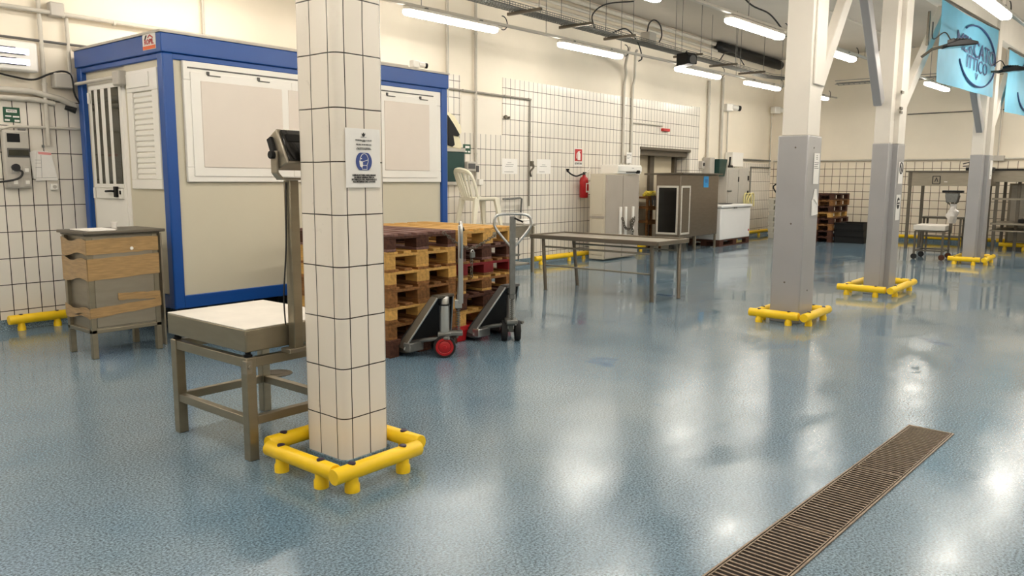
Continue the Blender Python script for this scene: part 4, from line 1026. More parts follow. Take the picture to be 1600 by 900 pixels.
# left wall conduits
pipe([(3.12, Yp, CZ-.02), (3.12, Yp, 1.75)], .02, 'vertical grey conduit down the tiled wall between the air grille and the blue container', clips=(.2, .5, .8))
pipe([(-1, Yp-.03, 3.0), (4.35, Yp-.03, 3.0), (8.6, Yp-.03, 2.98)], .021, 'long level conduit high on the cream wall above the blue container', clips=(.45, .5, .6))
pipe([(-1, Yp, 2.735), (8.5, Yp, 2.72)], .012, 'thin dark cable line on cream wall just above the container roof', 'grey_dark')
pipe([(3.36, Yp, 3.0), (3.36, Yp, 2.44)], .018, 'short vertical conduit dropping to the grey junction box left of the container')
pipe([(4.79, Yp, CZ-.02), (4.79, Yp, 2.4)], .016, 'vertical conduit on cream wall above the container roof')
pipe([(-1, Yp, 2.26), (3.0, Yp, 2.25), (3.25, Yp-.01, 2.2), (3.39, Yp, 2.14)], .028, 'thick upper level pipe at the top of the left tiles')
pipe([(-1, Yp, 2.18), (3.05, Yp, 2.175), (3.2, Yp, 2.15)], .024, 'thick lower level pipe at the top of the left tiles')
pipe([(-1, Yp, 1.88), (2.7, Yp, 1.885), (2.8, Yp, 1.915), (3.1, Yp, 1.92), (8.3, Yp, 1.92)], .014, 'thin level conduit across the left tiles under the green sign', clips=(.4,))
single('power_cable', 'black cable sagging along the left wall under the air grille', 'cable',
       MB().tube(spline([(2.0, 8.34, 2.47), (2.55, 8.34, 2.42), (2.85, 8.33, 2.37), (3.02, 8.33, 2.36), (3.15, 8.32, 2.42), (3.27, 8.3, 2.46), (3.34, 8.28, 2.42), (3.36, 8.28, 2.25), (3.42, 8.27, 2.13)]), .009, 8), 'cable', (2.8, 8.34, 2.4))
single('cable_plug', 'black plug hanging at the left end of the thick pipes', 'plug', MB().tube([(3.27, 8.3, 2.12), (3.36, 8.27, 2.09)], [.022,.03], 10), 'black', (3.3, 8.29, 2.1))
wall_box(3.2, 3.33, 2.97, 3.1, .09, 'grey junction box on long conduit high at left', group='junction boxes on the walls')
wall_box(3.19, 3.37, 2.3, 2.44, .11, 'grey junction box with black cables left of the container door', group='junction boxes on the walls')
# air conditioner grille
ac = thing('insect_killer', 'white wall unit with two backlit slots above the socket panel', 'insect trap', (2.72, WY-.07, 2.42))
build(MB().box(-.5, .33, -.075, .055, -.0, .27), 'housing', 'white_pvc', ac, .02)
for z in (.055, .15):
    build(MB().box(-.47, .25, -.08, -.07, z, z+.05), 'light_slot', 'white_light', ac)
    sl = MB()
    for x0, x1, dz in ((-.3,-.02,.052), (.01,.14,.052), (-.46,-.33,.052), (-.46,-.29,-.005), (-.26,-.14,-.005), (-.11,.22,-.005)): sl.box(x0, x1, -.0835, -.072, z+dz, z+dz+.007)
    build(sl, 'slot_louvre', 'ink', ac)
gsn = thing('safety_sign', 'green safety sign above the socket panel on the left wall', 'sign', (2.83, WY-T-.002, 1.955))
build(MB().box(-.07, .07, -.004, 0, 0, .138), 'panel', 'green_sign', gsn)
build(MB().box(-.045, .045, -.006, -.004, .09, .118).box(-.055,-.005,-.006,-.004,.05,.062).box(.008,.062,-.006,-.004,.045,.06).box(-.062,-.02,-.006,-.004,.012,.028).box(.02,.062,-.006,-.004,.006,.025), 'white_fields', 'paper', gsn)
text('VIETATO', .018, 'ink', gsn, frame((0,-.0062,.104), (1,0,0), (0,0,1)), bold=.0004)
so = thing('socket_panel', 'grey electrical socket panel with plugged-in cable on the left wall', 'socket panel', (2.84, WY-T-.002, 1.34))
build(MB().box(-.12, .1, -.07, 0, 0, .54), 'case', 'grey_box', so, .015)
build(MB().box(-.088, .02, -.074, -.068, .43, .51), 'display', 'black', so, .003)
build(MB().box(-.095, .095, -.078, -.068, .29, .375), 'breaker_window', 'grey_dark', so, .006)
build(MB().box(-.085, .085, -.082, -.076, .305, .36), 'breaker_cover', 'glass_dark', so, .003)
for x, z in ((-.045, .17), (.055, .17), (-.045, .055), (.055, .055)):
    s_ = build(MB().box(x-.035, x+.035, -.078, -.068, z-.035, z+.04), 'socket', 'grey_box', so, .006)
    build(MB().box(x-.018, x+.018, -.084, -.076, z-.015, z+.02), 'socket_flap', 'white_pvc', so, .004)
build(MB().lathe([(.036,-.12),(.036,-.11),(.03,-.08),(.03,-.076)], (-.045, 0, .195), 16, 'y'), 'plug_ring', 'ink', so)
build(MB().tube(spline([(-.02,-.1,.175), (0,-.13,.15), (-.03,-.13,.1), (-.12,-.1,.07), (-.3,-.06,.05)]), .01, 8), 'plug_cable', 'cable', so)
paper_on(2.86, 2.95, WY-T, 1.855, 1.91, 'small white printed label just above the socket panel', lines_print(2.86, 2.95, [(1.895,.1,.9),(1.885,.1,.85),(1.865,.05,.3),(1.865,.6,.9)]))
cl = thing('paper_pad', 'white forms with a pink header hanging on a string beside the socket panel', 'paper', (3.06, WY-T-.01, 1.41))
build(MB().prism([(-.09,.02), (.12,.0), (.055,.285), (-.07,.29), (-.11,.27)], 'y', -.012, -.004), 'sheets', 'paper', cl)
build(MB().prism([(-.075,.0), (.125,.012), (.075,.275), (-.045,.285)], 'y', -.02, -.013), 'top_sheet', 'paper', cl)
build(MB().prism([(-.035,.255), (.078,.25), (.074,.272), (-.04,.279)], 'y', -.022, -.0195), 'header', 'ink_pink', cl)
gr = MB()
for a, b in (((-.072,.03),(.11,.035)), ((-.02,.03),(-.015,.25))): gr.bar((a[0],-.021,a[1]), (b[0],-.021,b[1]), .002, .002)
for z in (.13, .17, .2): gr.bar((-.07,-.021,z), (-.02,-.021,z), .002, .002)
build(gr, 'ruled_lines', 'grey_dark', cl)
build(MB().tube([(.02,-.012,.28), (.012,-.012,.5)], .002, 6).lathe([(.012,.32),(.012,.345)], (.013,-.012,0), 8), 'string', 'galv', cl)
wall_box(3.11, 3.17, 1.325, 1.385, .05, 'small white socket under the hanging forms', 'white_pvc', 'wall_socket', 'socket', extra=lambda t, y: build(MB().lathe([(.018,-.004),(.018,0)], (3.14, y, 1.355), 12, 'y'), 'socket_face', 'grey_box', t, 0, world=True), bev=.006)

# middle of the long wall
pipe([(8.66, Yp, CZ-.02), (8.66, Yp, 2.66)], .022, 'vertical conduit at the right end of the container top')
pipe([(9.29, Yp, CZ-.02), (9.29, Yp, 1.35)], .022, 'vertical conduit crossing the cream patch to the switch boxes', clips=(.3, .6, .85))
pipe([(7.5, Yp, 2.79), (10.68, Yp, 2.785)], .016, 'level grey pipe along the cream patch ending among the tiles', 'pipe_grey', clips=(.47, .78, .98))
pipe([(10.66, Yp, 2.77), (10.65, Yp, 1.0)], .015, 'thin pipe dropping down the tiles to a valve behind the pallet truck handle', 'pipe_grey', 'water_pipe', 'water pipes', clips=(.3, .6))
single('pipe_valve', 'dark valve and cord on thin pipe right of the wall papers', 'valve', MB().tube(spline([(10.68, 8.32, 1.74), (10.7, 8.3, 1.66), (10.62, 8.31, 1.58), (10.66, 8.32, 1.5)]), .016, 8).cbox((10.68, 8.33, 1.72), (.06,.05,.08)), 'steel_dark', (10.66, 8.33, 1.5))
pipe([(9.9, Yp-.05, 1.13), (10.35, Yp-.05, 1.14), (10.4, Yp-.04, 1.13), (10.41, Yp, .75)], .017, 'bent water spout pipe low on the tiles above the wash table', 'galv', 'water_pipe', 'water pipes')
pipe([(13.66, Yp, 3.3), (13.66, Yp, 1.78)], .028, 'left of two thick conduits dropping to the white locker-top appliance', clips=(.5, .9))
pipe([(13.98, Yp, 3.3), (13.98, Yp, 1.78)], .026, 'right of two thick conduits dropping to the white locker-top appliance', clips=(.5, .9))
pipe([(14.0, Yp, 2.6), (15.25, Yp, 2.6)], .014, 'short level conduit above the doorway ending at a red emergency box')
wall_box(15.24, 15.54, 2.49, 2.55, .06, 'narrow red and white emergency lamp box above the doorway', 'red_sign', 'emergency_lamp', 'lamp', bev=.008)
pipe([(17.42, Yp, 3.75), (17.44, Yp, 1.98)], .032, 'thick conduit dropping to the grey switch box behind the kiosk', clips=(.3,))
pipe([(18.15, Yp, 3.9), (18.18, Yp, 1.86)], .036, 'thick pale pipe dropping left of the square white wall box')
pipe([(18.5, Yp, 3.15), (18.52, Yp, 1.9)], .016, 'thin conduit below the wall camera over the white wall box')
cctv((18.42, 8.33, 3.12), R(-20), 'white wall camera above the square white box', 1.6)
cctv((21.15, 8.2, 3.24), R(-20), 'white wall camera in the far corner left of the closest grey pillar', 1.6)
pipe([(21.3, Yp, 3.24), (21.3, Yp, 1.6)], .016, 'thin conduit below the far corner camera')
pipe([(19.0, Yp, 1.99), (21.35, Yp, 1.99)], .022, 'upper level pipe along the tile top near the far corner', 'galv')
pipe([(20.05, Yp, .9), (20.05, Yp, 1.8), (21.35, Yp, 1.8)], .018, 'angled water pipe with valve near the far corner', 'galv', 'water_pipe', 'water pipes')
def boxed_switch(t, y):
    build(MB().lathe([(.03,-.02),(.03,0)], ((9.3), y, 1.5), 12, 'y'), 'button', 'white_pvc', t, 0, world=True)
wall_box(9.02, 9.26, 1.57, 1.72, .1, 'grey soap dispenser box on the tiles behind the garden chair', 'grey_box', 'dispenser', 'dispenser', extra=lambda t, y: build(MB().box(9.04, 9.2, y-.006, y, 1.61, 1.69).box(9.22, 9.27, y-.02, y, 1.56, 1.66), 'window', 'grey_dark', t, .003, world=True))
wall_box(9.34, 9.44, 1.36, 1.45, .06, 'small white switch right of the garden chair back', 'white_pvc', 'wall_switch', 'switch', bev=.006)
gb = thing('towel_dispenser', 'dark green glossy panel on wall beside the container\'s right edge', 'panel', (8.75, WY-T-.003, 1.36))
build(MB().box(-.3, .25, -.06, 0, .05, .5), 'panel', 'green_board', gb, .01)
for z0, z1 in ((0, .05), (.5, .56)): build(MB().box(-.3, .26, -.07, 0, z0, z1), 'panel_edge', 'grey_box', gb, .006)
gs2 = thing('safety_sign', 'small green safety sign above the grey soap dispenser', 'sign', (9.12, WY-T-.002, 1.84))
build(MB().box(-.09, .08, -.005, 0, 0, .145), 'panel', 'green_sign', gs2)
build(MB().box(-.045, .05, -.007, -.005, .085, .12).box(-.07,-.01,-.007,-.005,.02,.045).box(.015,.065,-.007,-.005,.02,.045), 'white_fields', 'paper', gs2)
hc = thing('hanging_apron', 'cream apron with black strap hanging on the wall right of the container', 'apron', (8.8, WY-.06, 1.9))
build(MB().prism([(-.2,.55), (-.05,.5), (.1,.35), (.12,.25), (.06,.2), (.13,.05), (.1,.0), (-.1,.02), (-.2,.0)], 'y', -.03, .0), 'cloth', 'coat', hc, .01)
build(MB().prism([(-.2,.5), (-.06,.36), (.06,.22), (.03,.19), (-.08,.2), (-.05,.06), (-.1,.03), (-.2,.05)], 'y', -.05, -.031), 'dark_lining', 'black', hc, .008)
paper_on(9.96, 10.36, WY-T, 1.54, 1.79, 'white notice on tiles, left of two beside the thin pipe', lines_print(9.96, 10.36, [(1.57,.15,.75),(1.66,.2,.7),(1.69,.25,.75),(1.72,.35,.6)]))
paper_on(10.9, 11.3, WY-T, 1.55, 1.8, 'white notice on tiles, right of two beside the thin pipe', lines_print(10.9, 11.3, [(1.58,.15,.55),(1.67,.2,.7),(1.7,.35,.6)]))
paper_on(13.75, 13.95, WY-.075, 1.78, 2.0, 'small black and white notice between two thick conduits above the locker', lines_print(13.75, 13.95, [(1.95,.1,.9),(1.94,.1,.4),(1.93,.6,.9),(1.9,.1,.8),(1.88,.1,.5)]))
single('wall_stud', 'dark round knob on the tiles above the left wall notice', 'knob', MB().lathe([(.03,-.05),(.035,-.03),(.02,0)], (10.02, WY-T, 2.455), 14, 'y').lathe([(.02,-.05),(.02,0)], (10.1, WY-T, 2.45), 10, 'y'), 'steel_dark', (10.02, WY-T, 2.455))

# ------------------------------------------------------------------ things hung from the ceiling
rzL = math.atan(SKEW)
LENS = 1.62
lp0 = thing('ceiling_light', 'x', 'light', (0,0,0))
def rrp(hw, hl, n=6):
    pts = []
    for cx, a in ((hl-hw, -90), (-(hl-hw), 90)):
        for i in range(n+1):
            an = R(a+180*i/n); pts.append((cx+hw*math.cos(an), hw*math.sin(an)))
    return pts
build(MB().prism(rrp(.062, LENS/2-.005), 'z', .055, .1), 'housing', 'grey_box', lp0, .006)
dm = MB(); a = rrp(.065, LENS/2); b = rrp(.048, LENS/2-.02); k = len(a)
dm.add([(x, y, .055) for x, y in a]+[(x, y, .02) for x, y in a]+[(x, y, .0) for x, y in b], [tuple(range(k))[::-1], tuple(range(2*k, 3*k))]+[(j*k+i, j*k+(i+1) % k, (j+1)*k+(i+1) % k, (j+1)*k+i) for j in (0, 1) for i in range(k)])
build(dm, 'diffuser', 'lamp', lp0)
build(MB().box(LENS/2-.04, LENS/2+.05, -.03, .03, .06, .1).cyl((LENS/2+.05, 0, .08), (LENS/2+.1, 0, .08), .018, 10), 'cable_gland', 'grey_box', lp0, .004)
build(MB().tube(arc((LENS/2+.12, 0, .15), .09, -110, 100, 14), .007, 6), 'power_lead', 'cable', lp0)
build(MB().box(-.5, -.46, -.05, .05, .095, .12).box(.46, .5, -.05, .05, .095, .12), 'mounting_clip', 'galv', lp0)
lamps = []
for x, y, lab in ((7.52, 7.15, 'long bright strip lamp above the container end, nearest lamp along the tiled wall'),
               (10.5, 7.03, 'long bright strip lamp, second of the row along the tiled wall'),
               (13.87, 6.88, 'bright strip lamp below the black loudspeaker, third of the row along the tiled wall'),
               (16.5, 6.7, 'bright strip lamp, fourth of the row along the tiled wall'),
               (19.25, 6.55, 'small far strip lamp seen just right of the closest grey pillar'),
               (7.22, 4.53, 'strip lamp cut by the top edge of the photo above the cable tray'),
               (10.35, 4.33, 'large bright strip lamp left of the closest grey pillar'),
               (13.1, 4.16, 'strip lamp end showing between the closest pillar and its brace'),
               (16.2, 4.0, 'tiny lamp end showing left of the middle pillar\'s grey brace'),
               (18.83, 3.85, 'bright strip lamp hanging below the blue banner\'s left corner'),
               (10.66, 1.68, 'large bright strip lamp in front of the blue banner at top right'),
               (13.95, 1.55, 'strip lamp cut by the right edge of the photo beside the second banner'),
               (17.0, 1.4, None), (20.1, 1.2, None), (20.1, -1.5, None), (20.4, -4.2, None), (4.4, 7.3, None), (1.2, 7.4, None), (-2.2, 7.5, None), (4.0, 4.65, None), (.9, 4.8, None), (-2.2, 4.9, None),  # lamps without a label are unseen, added to light hall and far wall
               (7.5, 1.85, None), (4.4, 2.0, None), (1.2, 2.1, None), (-2.0, 2.2, None), (13.5, -1.2, None), (10.2, -1.1, None), (7, -1, None), (3.8, -.9, None), (.6, -.8, None), (-2.5, -.7, None),
               (14, -4.2, None), (9.5, -4, None), (5, -4, None), (.5, -4, None), (17.5, -1.4, None), (18.5, -4.2, None)):
    o = lp0 if not lamps else copy_tree(lp0)
    o.location = (x, y, 3.4); o.rotation_euler = (0,0,rzL)
    o['label'] = lab or 'unseen strip lamp added to light the hall'
    o['group'] = 'ceiling strip lamps' if lab else 'unseen strip lamps added for light'
    lamps.append(o)
# mounting rails with hanging rods
def light_rail(p, q, rods, label):
    p, q = Vector(p), Vector(q); c = (p+q)/2
    t = thing('lamp_rail', label, 'rail', c, 0, 'pale rails carrying the lamp rows')
    build(MB().bar(p, q, .05, .035), 'rail', 'conduit', t, .004, world=True)
    for f in rods:
        r_ = p.lerp(q, f); build(MB().cyl(r_, (r_.x, r_.y, CZ), .005, 6), 'hanger_rod', 'galv', t, 0, world=True)
    return t
def rowpt(x, y0, z): return (x, y0+SKEW*x, z)
light_rail(rowpt(-3, 7.52, 3.525), rowpt(20.8, 7.50, 3.525), (.33, .42, .52, .6, .68, .77, .86, .94), 'pale rail carrying the lamp row along the tiled wall')
light_rail(rowpt(-3, 4.85, 3.525), rowpt(19.9, 4.74, 3.525), (.3, .42, .52, .57, .67, .76, .86, .93), 'pale rail carrying the middle lamp row')
light_rail(rowpt(-3, 2.18, 3.525), rowpt(18, 2.2, 3.525), (.3, .45, .6, .75, .9), 'pale rail carrying the lamp row in front of the blue banner')
# perforated cable tray
ty0, ty1, tz = 6.86, 7.08, 3.72
ctray = thing('cable_tray', 'grey wire cable tray hung on rods along the ceiling', 'cable tray', (11.5, 6.97, tz))
tm_ = MB(); x = 5.5
for y, z in ((ty0, tz), (ty0, tz+.03), (ty0, tz+.06), (ty1, tz), (ty1, tz+.03), (ty1, tz+.06), (ty0+.055, tz), (ty0+.11, tz), (ty0+.165, tz)):
    tm_.tube([(5.5, y, z), (16.2, y, z), (17.2, y-.1, z-.03), (18.4, y-.5, z-.02)], .006, 5)
while x < 16.2:
    tm_.tube([(x, ty0, tz+.06), (x, ty0, tz), (x, ty1, tz), (x, ty1, tz+.06)], .005, 4); x += .055
build(tm_, 'wire_basket', 'galv', ctray, 0, world=True)
build(MB().tube([(5.5,6.93,tz+.02),(16.2,6.93,tz+.02),(17.2,6.85,tz),(18.4,6.45,tz)], .016, 6).tube([(5.5,6.99,tz+.02),(16.2,6.99,tz+.02),(17.2,6.9,tz),(18.4,6.5,tz)], .012, 6), 'cables', 'grey_dark', ctray, 0, world=True)
for x in (7.3, 8.62, 9.83, 11.05, 13.4, 14.9, 16.3):
    st_ = build(MB().box(x-.022, x+.022, 6.58, 7.16, tz-.045, tz-.005), 'strut', 'steel_dark', ctray, .003, world=True)
    build(MB().cyl((x, 6.62, tz-.04), (x, 6.62, CZ), .0055, 6).cyl((x, 7.13, tz-.04), (x, 7.13, CZ), .0055, 6), 'strut_rods', 'galv', ctray, 0, world=True)
# pipes in the wall/ceiling angle
for y, z, r, lab in ((8.3, 4.58, .045, 'uppermost ceiling pipe along the top of the long wall'), (8.28, 4.44, .03, 'middle ceiling pipe along the top of the long wall'), (8.33, 4.34, .022, 'lowest ceiling pipe along the top of the long wall')):
    pipe([(4.0, y, z), (17.6, y, z)] if r > .025 else [(4.0, y, z), (17.4, y, z)], r, lab, 'conduit', 'ceiling_pipe', 'pipes along the top of the long wall')
single('pipe_lagging', 'thick black foam-lagged duct at the top of the wall left of the closest pillar', 'duct',
       MB().tube([(17.5, 8.27, 4.53), (17.6, 8.25, 4.53), (21.4, 8.25, 4.53)], [.05,.12,.12], 12), 'black', (19.5, 8.25, 4.53))
sk = thing('loudspeaker', 'black loudspeaker hung under the cable tray', 'loudspeaker', (13.05, 6.72, 3.56), R(-20))
build(MB().prism([(-.16,-.08), (.14,-.1), (.14,.12), (-.1,.12), (-.16,.06)], 'x', -.11, .11), 'cabinet', 'black', sk, .012)
build(MB().lathe([(.08,-.012),(.07,0)], (0,-.162,-.01), 18, 'y'), 'grille', 'grey_dark', sk)
build(MB().tube([(0,0,.1),(0,0,.16)], .012, 8), 'bracket', 'black', sk)
tj = thing('tray_junction_box', 'grey junction box with a looping cable on the cable tray', 'electrical box', (12.15, 6.98, 3.75))
build(MB().box(-.12, .12, -.09, .09, 0, .18), 'case', 'grey_box', tj, .01)
build(MB().tube(spline([(-.05,0,.18), (.02,0,.34), (.2,0,.42), (.4,0,.36), (.46,0,.2), (.38,0,.08)]), .012, 8), 'loop_cable', 'cable', tj)
for nm_, pts, lab in (('a', [(10.5,6.98,3.76), (10.42,6.97,3.95), (10.6,6.85,4.12), (11.0,6.6,4.2)], 'black cable arching up from the cable tray between two hanging rods'),
                      ('b', [(11.05,7.0,3.78), (11.3,6.9,3.86), (11.75,6.95,3.72), (11.95,6.98,3.5), (11.8,6.95,3.42)], 'black cable looping down from the tray strut past the lamp rail'),
                      ('c', [(15.0,7.0,3.8), (15.3,7.0,4.0), (15.8,7.0,4.02), (16.2,7.0,3.85)], 'grey cables arching over the cable tray left of the closest pillar'),
                      ('d', [(10.0,4.6,4.3), (10.05,4.5,3.95), (10.3,4.4,3.75), (10.8,4.34,3.7), (11.2,4.3,3.55)], 'black cable drooping over the large lamp left of the closest pillar')):
    single('loose_cable', lab, 'cable', MB().tube(spline(pts), .011, 8), 'cable', pts[0], 'loose ceiling cables')
single('conduit_pipe', 'curved conduit pair bending from the tray down the wall left of the speaker', 'pipe',
       MB().tube(spline([(13.66,Yp,3.3), (13.62,8.3,3.5), (13.3,8.12,3.63), (12.2,7.4,3.66), (11.9,7.2,3.67)]), .026, 8).tube(spline([(13.98,Yp,3.3), (13.95,8.3,3.46), (13.65,8.12,3.6), (12.45,7.4,3.65), (12.15,7.2,3.66)]), .024, 8), 'conduit', (12.9, 7.8, 3.6), 'wall conduits')
single('cable_tray', 'short grey wire tray crossing near the far end above the far wall', 'cable tray',
       (lambda mb: [mb.tube([(19.6, y, 3.72), (19.6+.25*s, y, 3.72)], .006, 4) for y in [1.0+.12*i for i in range(44)] for s in (1,)] and mb.tube([(19.6,1,3.72),(19.6,6.2,3.72)], .008, 5).tube([(19.85,1,3.72),(19.85,6.2,3.72)], .008, 5).tube([(19.6,1,3.8),(19.6,6.2,3.8)], .008, 5).tube([(19.72,1,3.745),(19.72,6.2,3.745)], .022, 6))(MB()), 'galv', (19.7, 3.5, 3.72))
# ceiling joint lines (pre-cast slab battens)
for i, y in enumerate((5.9, 3.6, .6)):
    struct('trim_%d' % (13+i), MB().bar((-5.5, y+.28, CZ-.01), (21.4, y-.95, CZ-.01), .05, .025), 'conduit')

# blue banners under the beam
def banner(x0, x1, yl, yr, ztl, ztr, zbl, zbr, label, txt):
    c = Vector(((x0+x1)/2, (yl+yr)/2, (ztl+zbl)/2))
    t = thing('banner', label, 'banner', c, 0, 'light blue banners under the roof beam')
    rows = []; n = 22; k = 12
    for i in range(k+1):
        v = i/k; r = []
        for j in range(n+1):
            u = j/n; zb = zbl+(zbr-zbl)*u; zt = ztl+(ztr-ztl)*u
            r.append((x0+(x1-x0)*u, yl+(yr-yl)*u+.008*math.sin(u*14+v*3)*(1-v*.6)+.005*math.sin(v*7+u*5), zb+(zt-zb)*v-.03*math.sin(PI*u)*(v > .95)))
        rows.append(r)
    build(MB().sheet(rows, .003, (0,-1,0)), 'cloth', 'banner', t, 0, world=True)
    xm, ym = (x0+x1)/2+.12*(x1-x0), (yl+yr)/2
    d = Vector((x1-x0, yr-yl, 0)).normalized(); nrm = Vector((d.y, -d.x, 0))
    zc = (ztl+ztr+zbl+zbr)/4
    o = Vector((xm, ym+.12*(yr-yl), zc))+nrm*.019
    ax, az = (x1-x0)*.35, (ztl-zbl)*.41
    ring = [o+d*ax*math.cos(2*PI*i/48)+Vector((0,0,az*math.sin(2*PI*i/48))) for i in range(49)]
    build(MB().tube(ring[:19], .014, 5).tube(ring[27:47], .014, 5), 'printed_ring', 'banner_ink', t, 0, world=True)
    m = frame(o-c, d, (0,0,1))
    text(txt[0], .34, 'banner_ink', t, m @ Matrix.Translation((-.1,.08,0)), 'lettering', 0, .002, 1.38*(x1-x0)/3.0)
    text(txt[1], .27, 'banner_ink', t, m @ Matrix.Translation((0,-.14,0)), 'lettering', 0, .002, 1.38*(x1-x0)/3.0)
    if len(txt) > 2: text(txt[2], .14, 'banner_ink', t, m @ Matrix.Translation((0,-.3,0)), 'lettering', 0, .002, 2.2)
    build(MB().bar((x0-.1, yl, ztl+.01), (x1+.05, yr, ztr+.01), .03, .03), 'top_bar', 'steel_dark', t, 0, world=True)
    return t
banner(12.0, 15.75, 2.47, 2.36, 3.85, 3.98, 2.78, 2.87, 'light blue printed banner with a ringed emblem between the middle and farthest pillars', ('MERCATO', 'ITTICO', 'V'))
banner(17.0, 20.2, 2.34, 2.2, 3.82, 3.9, 2.72, 2.8, 'light blue printed banner cut by the right edge, beyond the farthest pillar', ('A', 'V'))
# black floodlights clamped to the beam braces
def floodlight(loc, rz, label, arm):
    t = thing('floodlight', label, 'lamp', loc, rz, 'black floodlights on the pillars')
    build(MB().prism([(-.2,-.02), (.2,.015), (.195,.045), (.07,.075), (-.04,.065), (-.2,.015)], 'y', -.11, .11), 'housing', 'black', t, .008)
    build(MB().prism([(-.17,-.025), (.18,.005), (.18,.018), (-.17,-.012)], 'y', -.095, .095), 'front_glass', 'black_glass', t)
    fn = MB()
    for i in range(5): fn.box(-.1+.04*i, -.092+.04*i, -.08, .08, .05, .09)
    build(fn, 'cooling_fin', 'black', t)
    build(MB().tube([Vector((-.19,0,0)), Vector(arm)*.5+Vector((-.1,0,.03)), Vector(arm)], .018, 8), 'bracket_arm', 'steel_dark', t)
    build(MB().tube(spline([(-.1,0,.08), (-.16,.05,.18), (-.3,.05,.1), (-.34,0,.3)]), .008, 6), 'power_lead', 'cable', t)
    return t
floodlight((11.62, 2.17, 3.165), R(-52), 'black floodlight in front of the blue banner, on the middle pillar\'s brace', (-.4,.12,-.12))
floodlight((15.6, 2.1, 3.27), R(-55), 'black floodlight by the right edge in front of the second banner', (-.4,.2,-.05))
single('conduit_post', 'thin dark rod standing up from the middle pillar\'s right brace', 'rod', MB().cyl((12.2, 2.66, 3.12), (12.2, 2.66, 3.75), .02, 8), 'steel_dark', (12.2, 2.66, 3.12))

# ------------------------------------------------------------------ far right area
def tall_table(x0, x1, y0, y1, zt, za, label, legs, top='steel_dark', extra=None):
    t = thing('tall_table', label, 'table', ((x0+x1)/2, (y0+y1)/2, 0))
    build(MB().box(x0, x1, y0, y1, zt-.03, zt), 'top', top, t, .006, world=True)
    build(MB().box(x0+.05, x0+.07, y0+.05, y1-.05, za, zt-.03).box(x0+.05, x1-.05, y0+.05, y0+.07, za, zt-.03), 'apron', 'steel_dull', t, .004, world=True)
    for x, y in legs: build(MB().box(x-.03, x+.03, y-.03, y+.03, 0, zt-.03), 'leg', 'steel_dark', t, .004, world=True)
    if extra: extra(t)
    return t
def tt1(t):
    mk = MB(); y, z = 3.71, 1.485; x = 18.745
    for a, b in (((y-.07,z-.08),(y+.07,z-.08)), ((y+.07,z-.08),(y+.07,z+.08)), ((y+.07,z+.08),(y-.07,z+.08)), ((y-.07,z+.08),(y-.07,z-.08))): mk.bar((x,a[0],a[1]), (x,b[0],b[1]), .014, .014)
    mk.bar((x,y+.03,z-.04), (x,y,z+.05), .012, .012).bar((x,y-.03,z-.04), (x,y,z+.05), .012, .012)
    build(mk, 'square_mark', 'ink', t, 0, world=True)
    build(MB().box(18.742, 18.75, 3.5, 3.56, 1.44, 1.455), 'sticker', 'paper', t, 0, world=True)
tall_table(18.7, 20.2, 2.75, 4.32, 1.68, 1.36, 'tall steel table with a square mark on its apron, behind the wheeled scale', ((18.77, 4.22), (19.75, 4.17), (18.8, 2.9), (20.1, 2.9)), 'steel_dark', tt1)
def tt2(t):
    build(MB().box(19.2, 20.4, .6, 2.72, .56, .6).box(19.2, 20.4, .6, 2.72, .42, .45), 'shelf', 'steel_dull', t, .004, world=True)
    build(MB().box(19.18, 19.22, .6, 2.72, 1.08, 1.12), 'cross_rail', 'steel_dull', t, .004, world=True)
    build(MB().box(19.4, 19.9, 1.9, 2.25, .61, .68), 'flat_case', 'black', t, .01, world=True)
tall_table(19.15, 20.45, .5, 2.78, 1.72, 1.45, 'tall dark-topped steel table with shelves at right edge', ((19.25, 2.65), (20.35, 2.65), (19.25, .7), (20.35, .7), (19.62, 2.3)), 'black', tt2)
kb = thing('counter_scale', 'black box with pale display on the tall marked table beside the farthest pillar', 'scale', (18.95, 3.0, 1.68))
build(MB().box(-.2, .2, -.3, .15, 0, .06).box(-.15, .15, -.3, 0, -.14, -.03) if False else MB().box(-.2, .2, -.3, .18, 0, .07), 'base', 'black', kb, .01)
build(MB().prism([(-.25,.07), (.1,.07), (.05,.24), (-.2,.26), (-.25,.2)], 'x', -.1, .1), 'display', 'grey_box', kb, .01)
build(MB().bar((-.12,.1,.18), (-.12,.25,.14), .015, .02).bar((-.12,.12,.1), (-.12,.25,.09), .015, .02), 'lever', 'ink', kb)
sp3 = thing('steel_cupboard', 'tall dull steel cupboard behind the dark-topped table at right edge', 'cupboard', (20.9, 1.85, 0))
build(MB().box(-.35, .4, -1.0, .75, .1, 1.42), 'body', 'steel_dull', sp3, .01)
build(MB().box(-.36, -.35, -.1, .7, .15, 1.38), 'door', 'steel', sp3, .006)
build(MB().box(-.3, .35, -.95, .7, 0, .1), 'plinth', 'steel_dark', sp3)
build(MB().box(-.4, -.36, -.06, -.02, .7, .95), 'handle', 'steel_dark', sp3, .004)
# low bench behind
lb = thing('low_bench', 'low dark bench at the far wall behind the wheeled scale', 'bench', (20.1, 3.75, 0))
build(MB().box(-.22, .22, -.42, .45, .62, .66), 'seat', 'steel_dark', lb, .006)
for x in (-.18, .18):
    for y in (-.36, .38): build(MB().box(x-.02, x+.02, y-.02, y+.02, 0, .62), 'leg', 'steel_dark', lb, .003)
build(MB().box(-.18, .18, -.36, .38, .2, .23), 'stretcher', 'steel_dark', lb, .003)
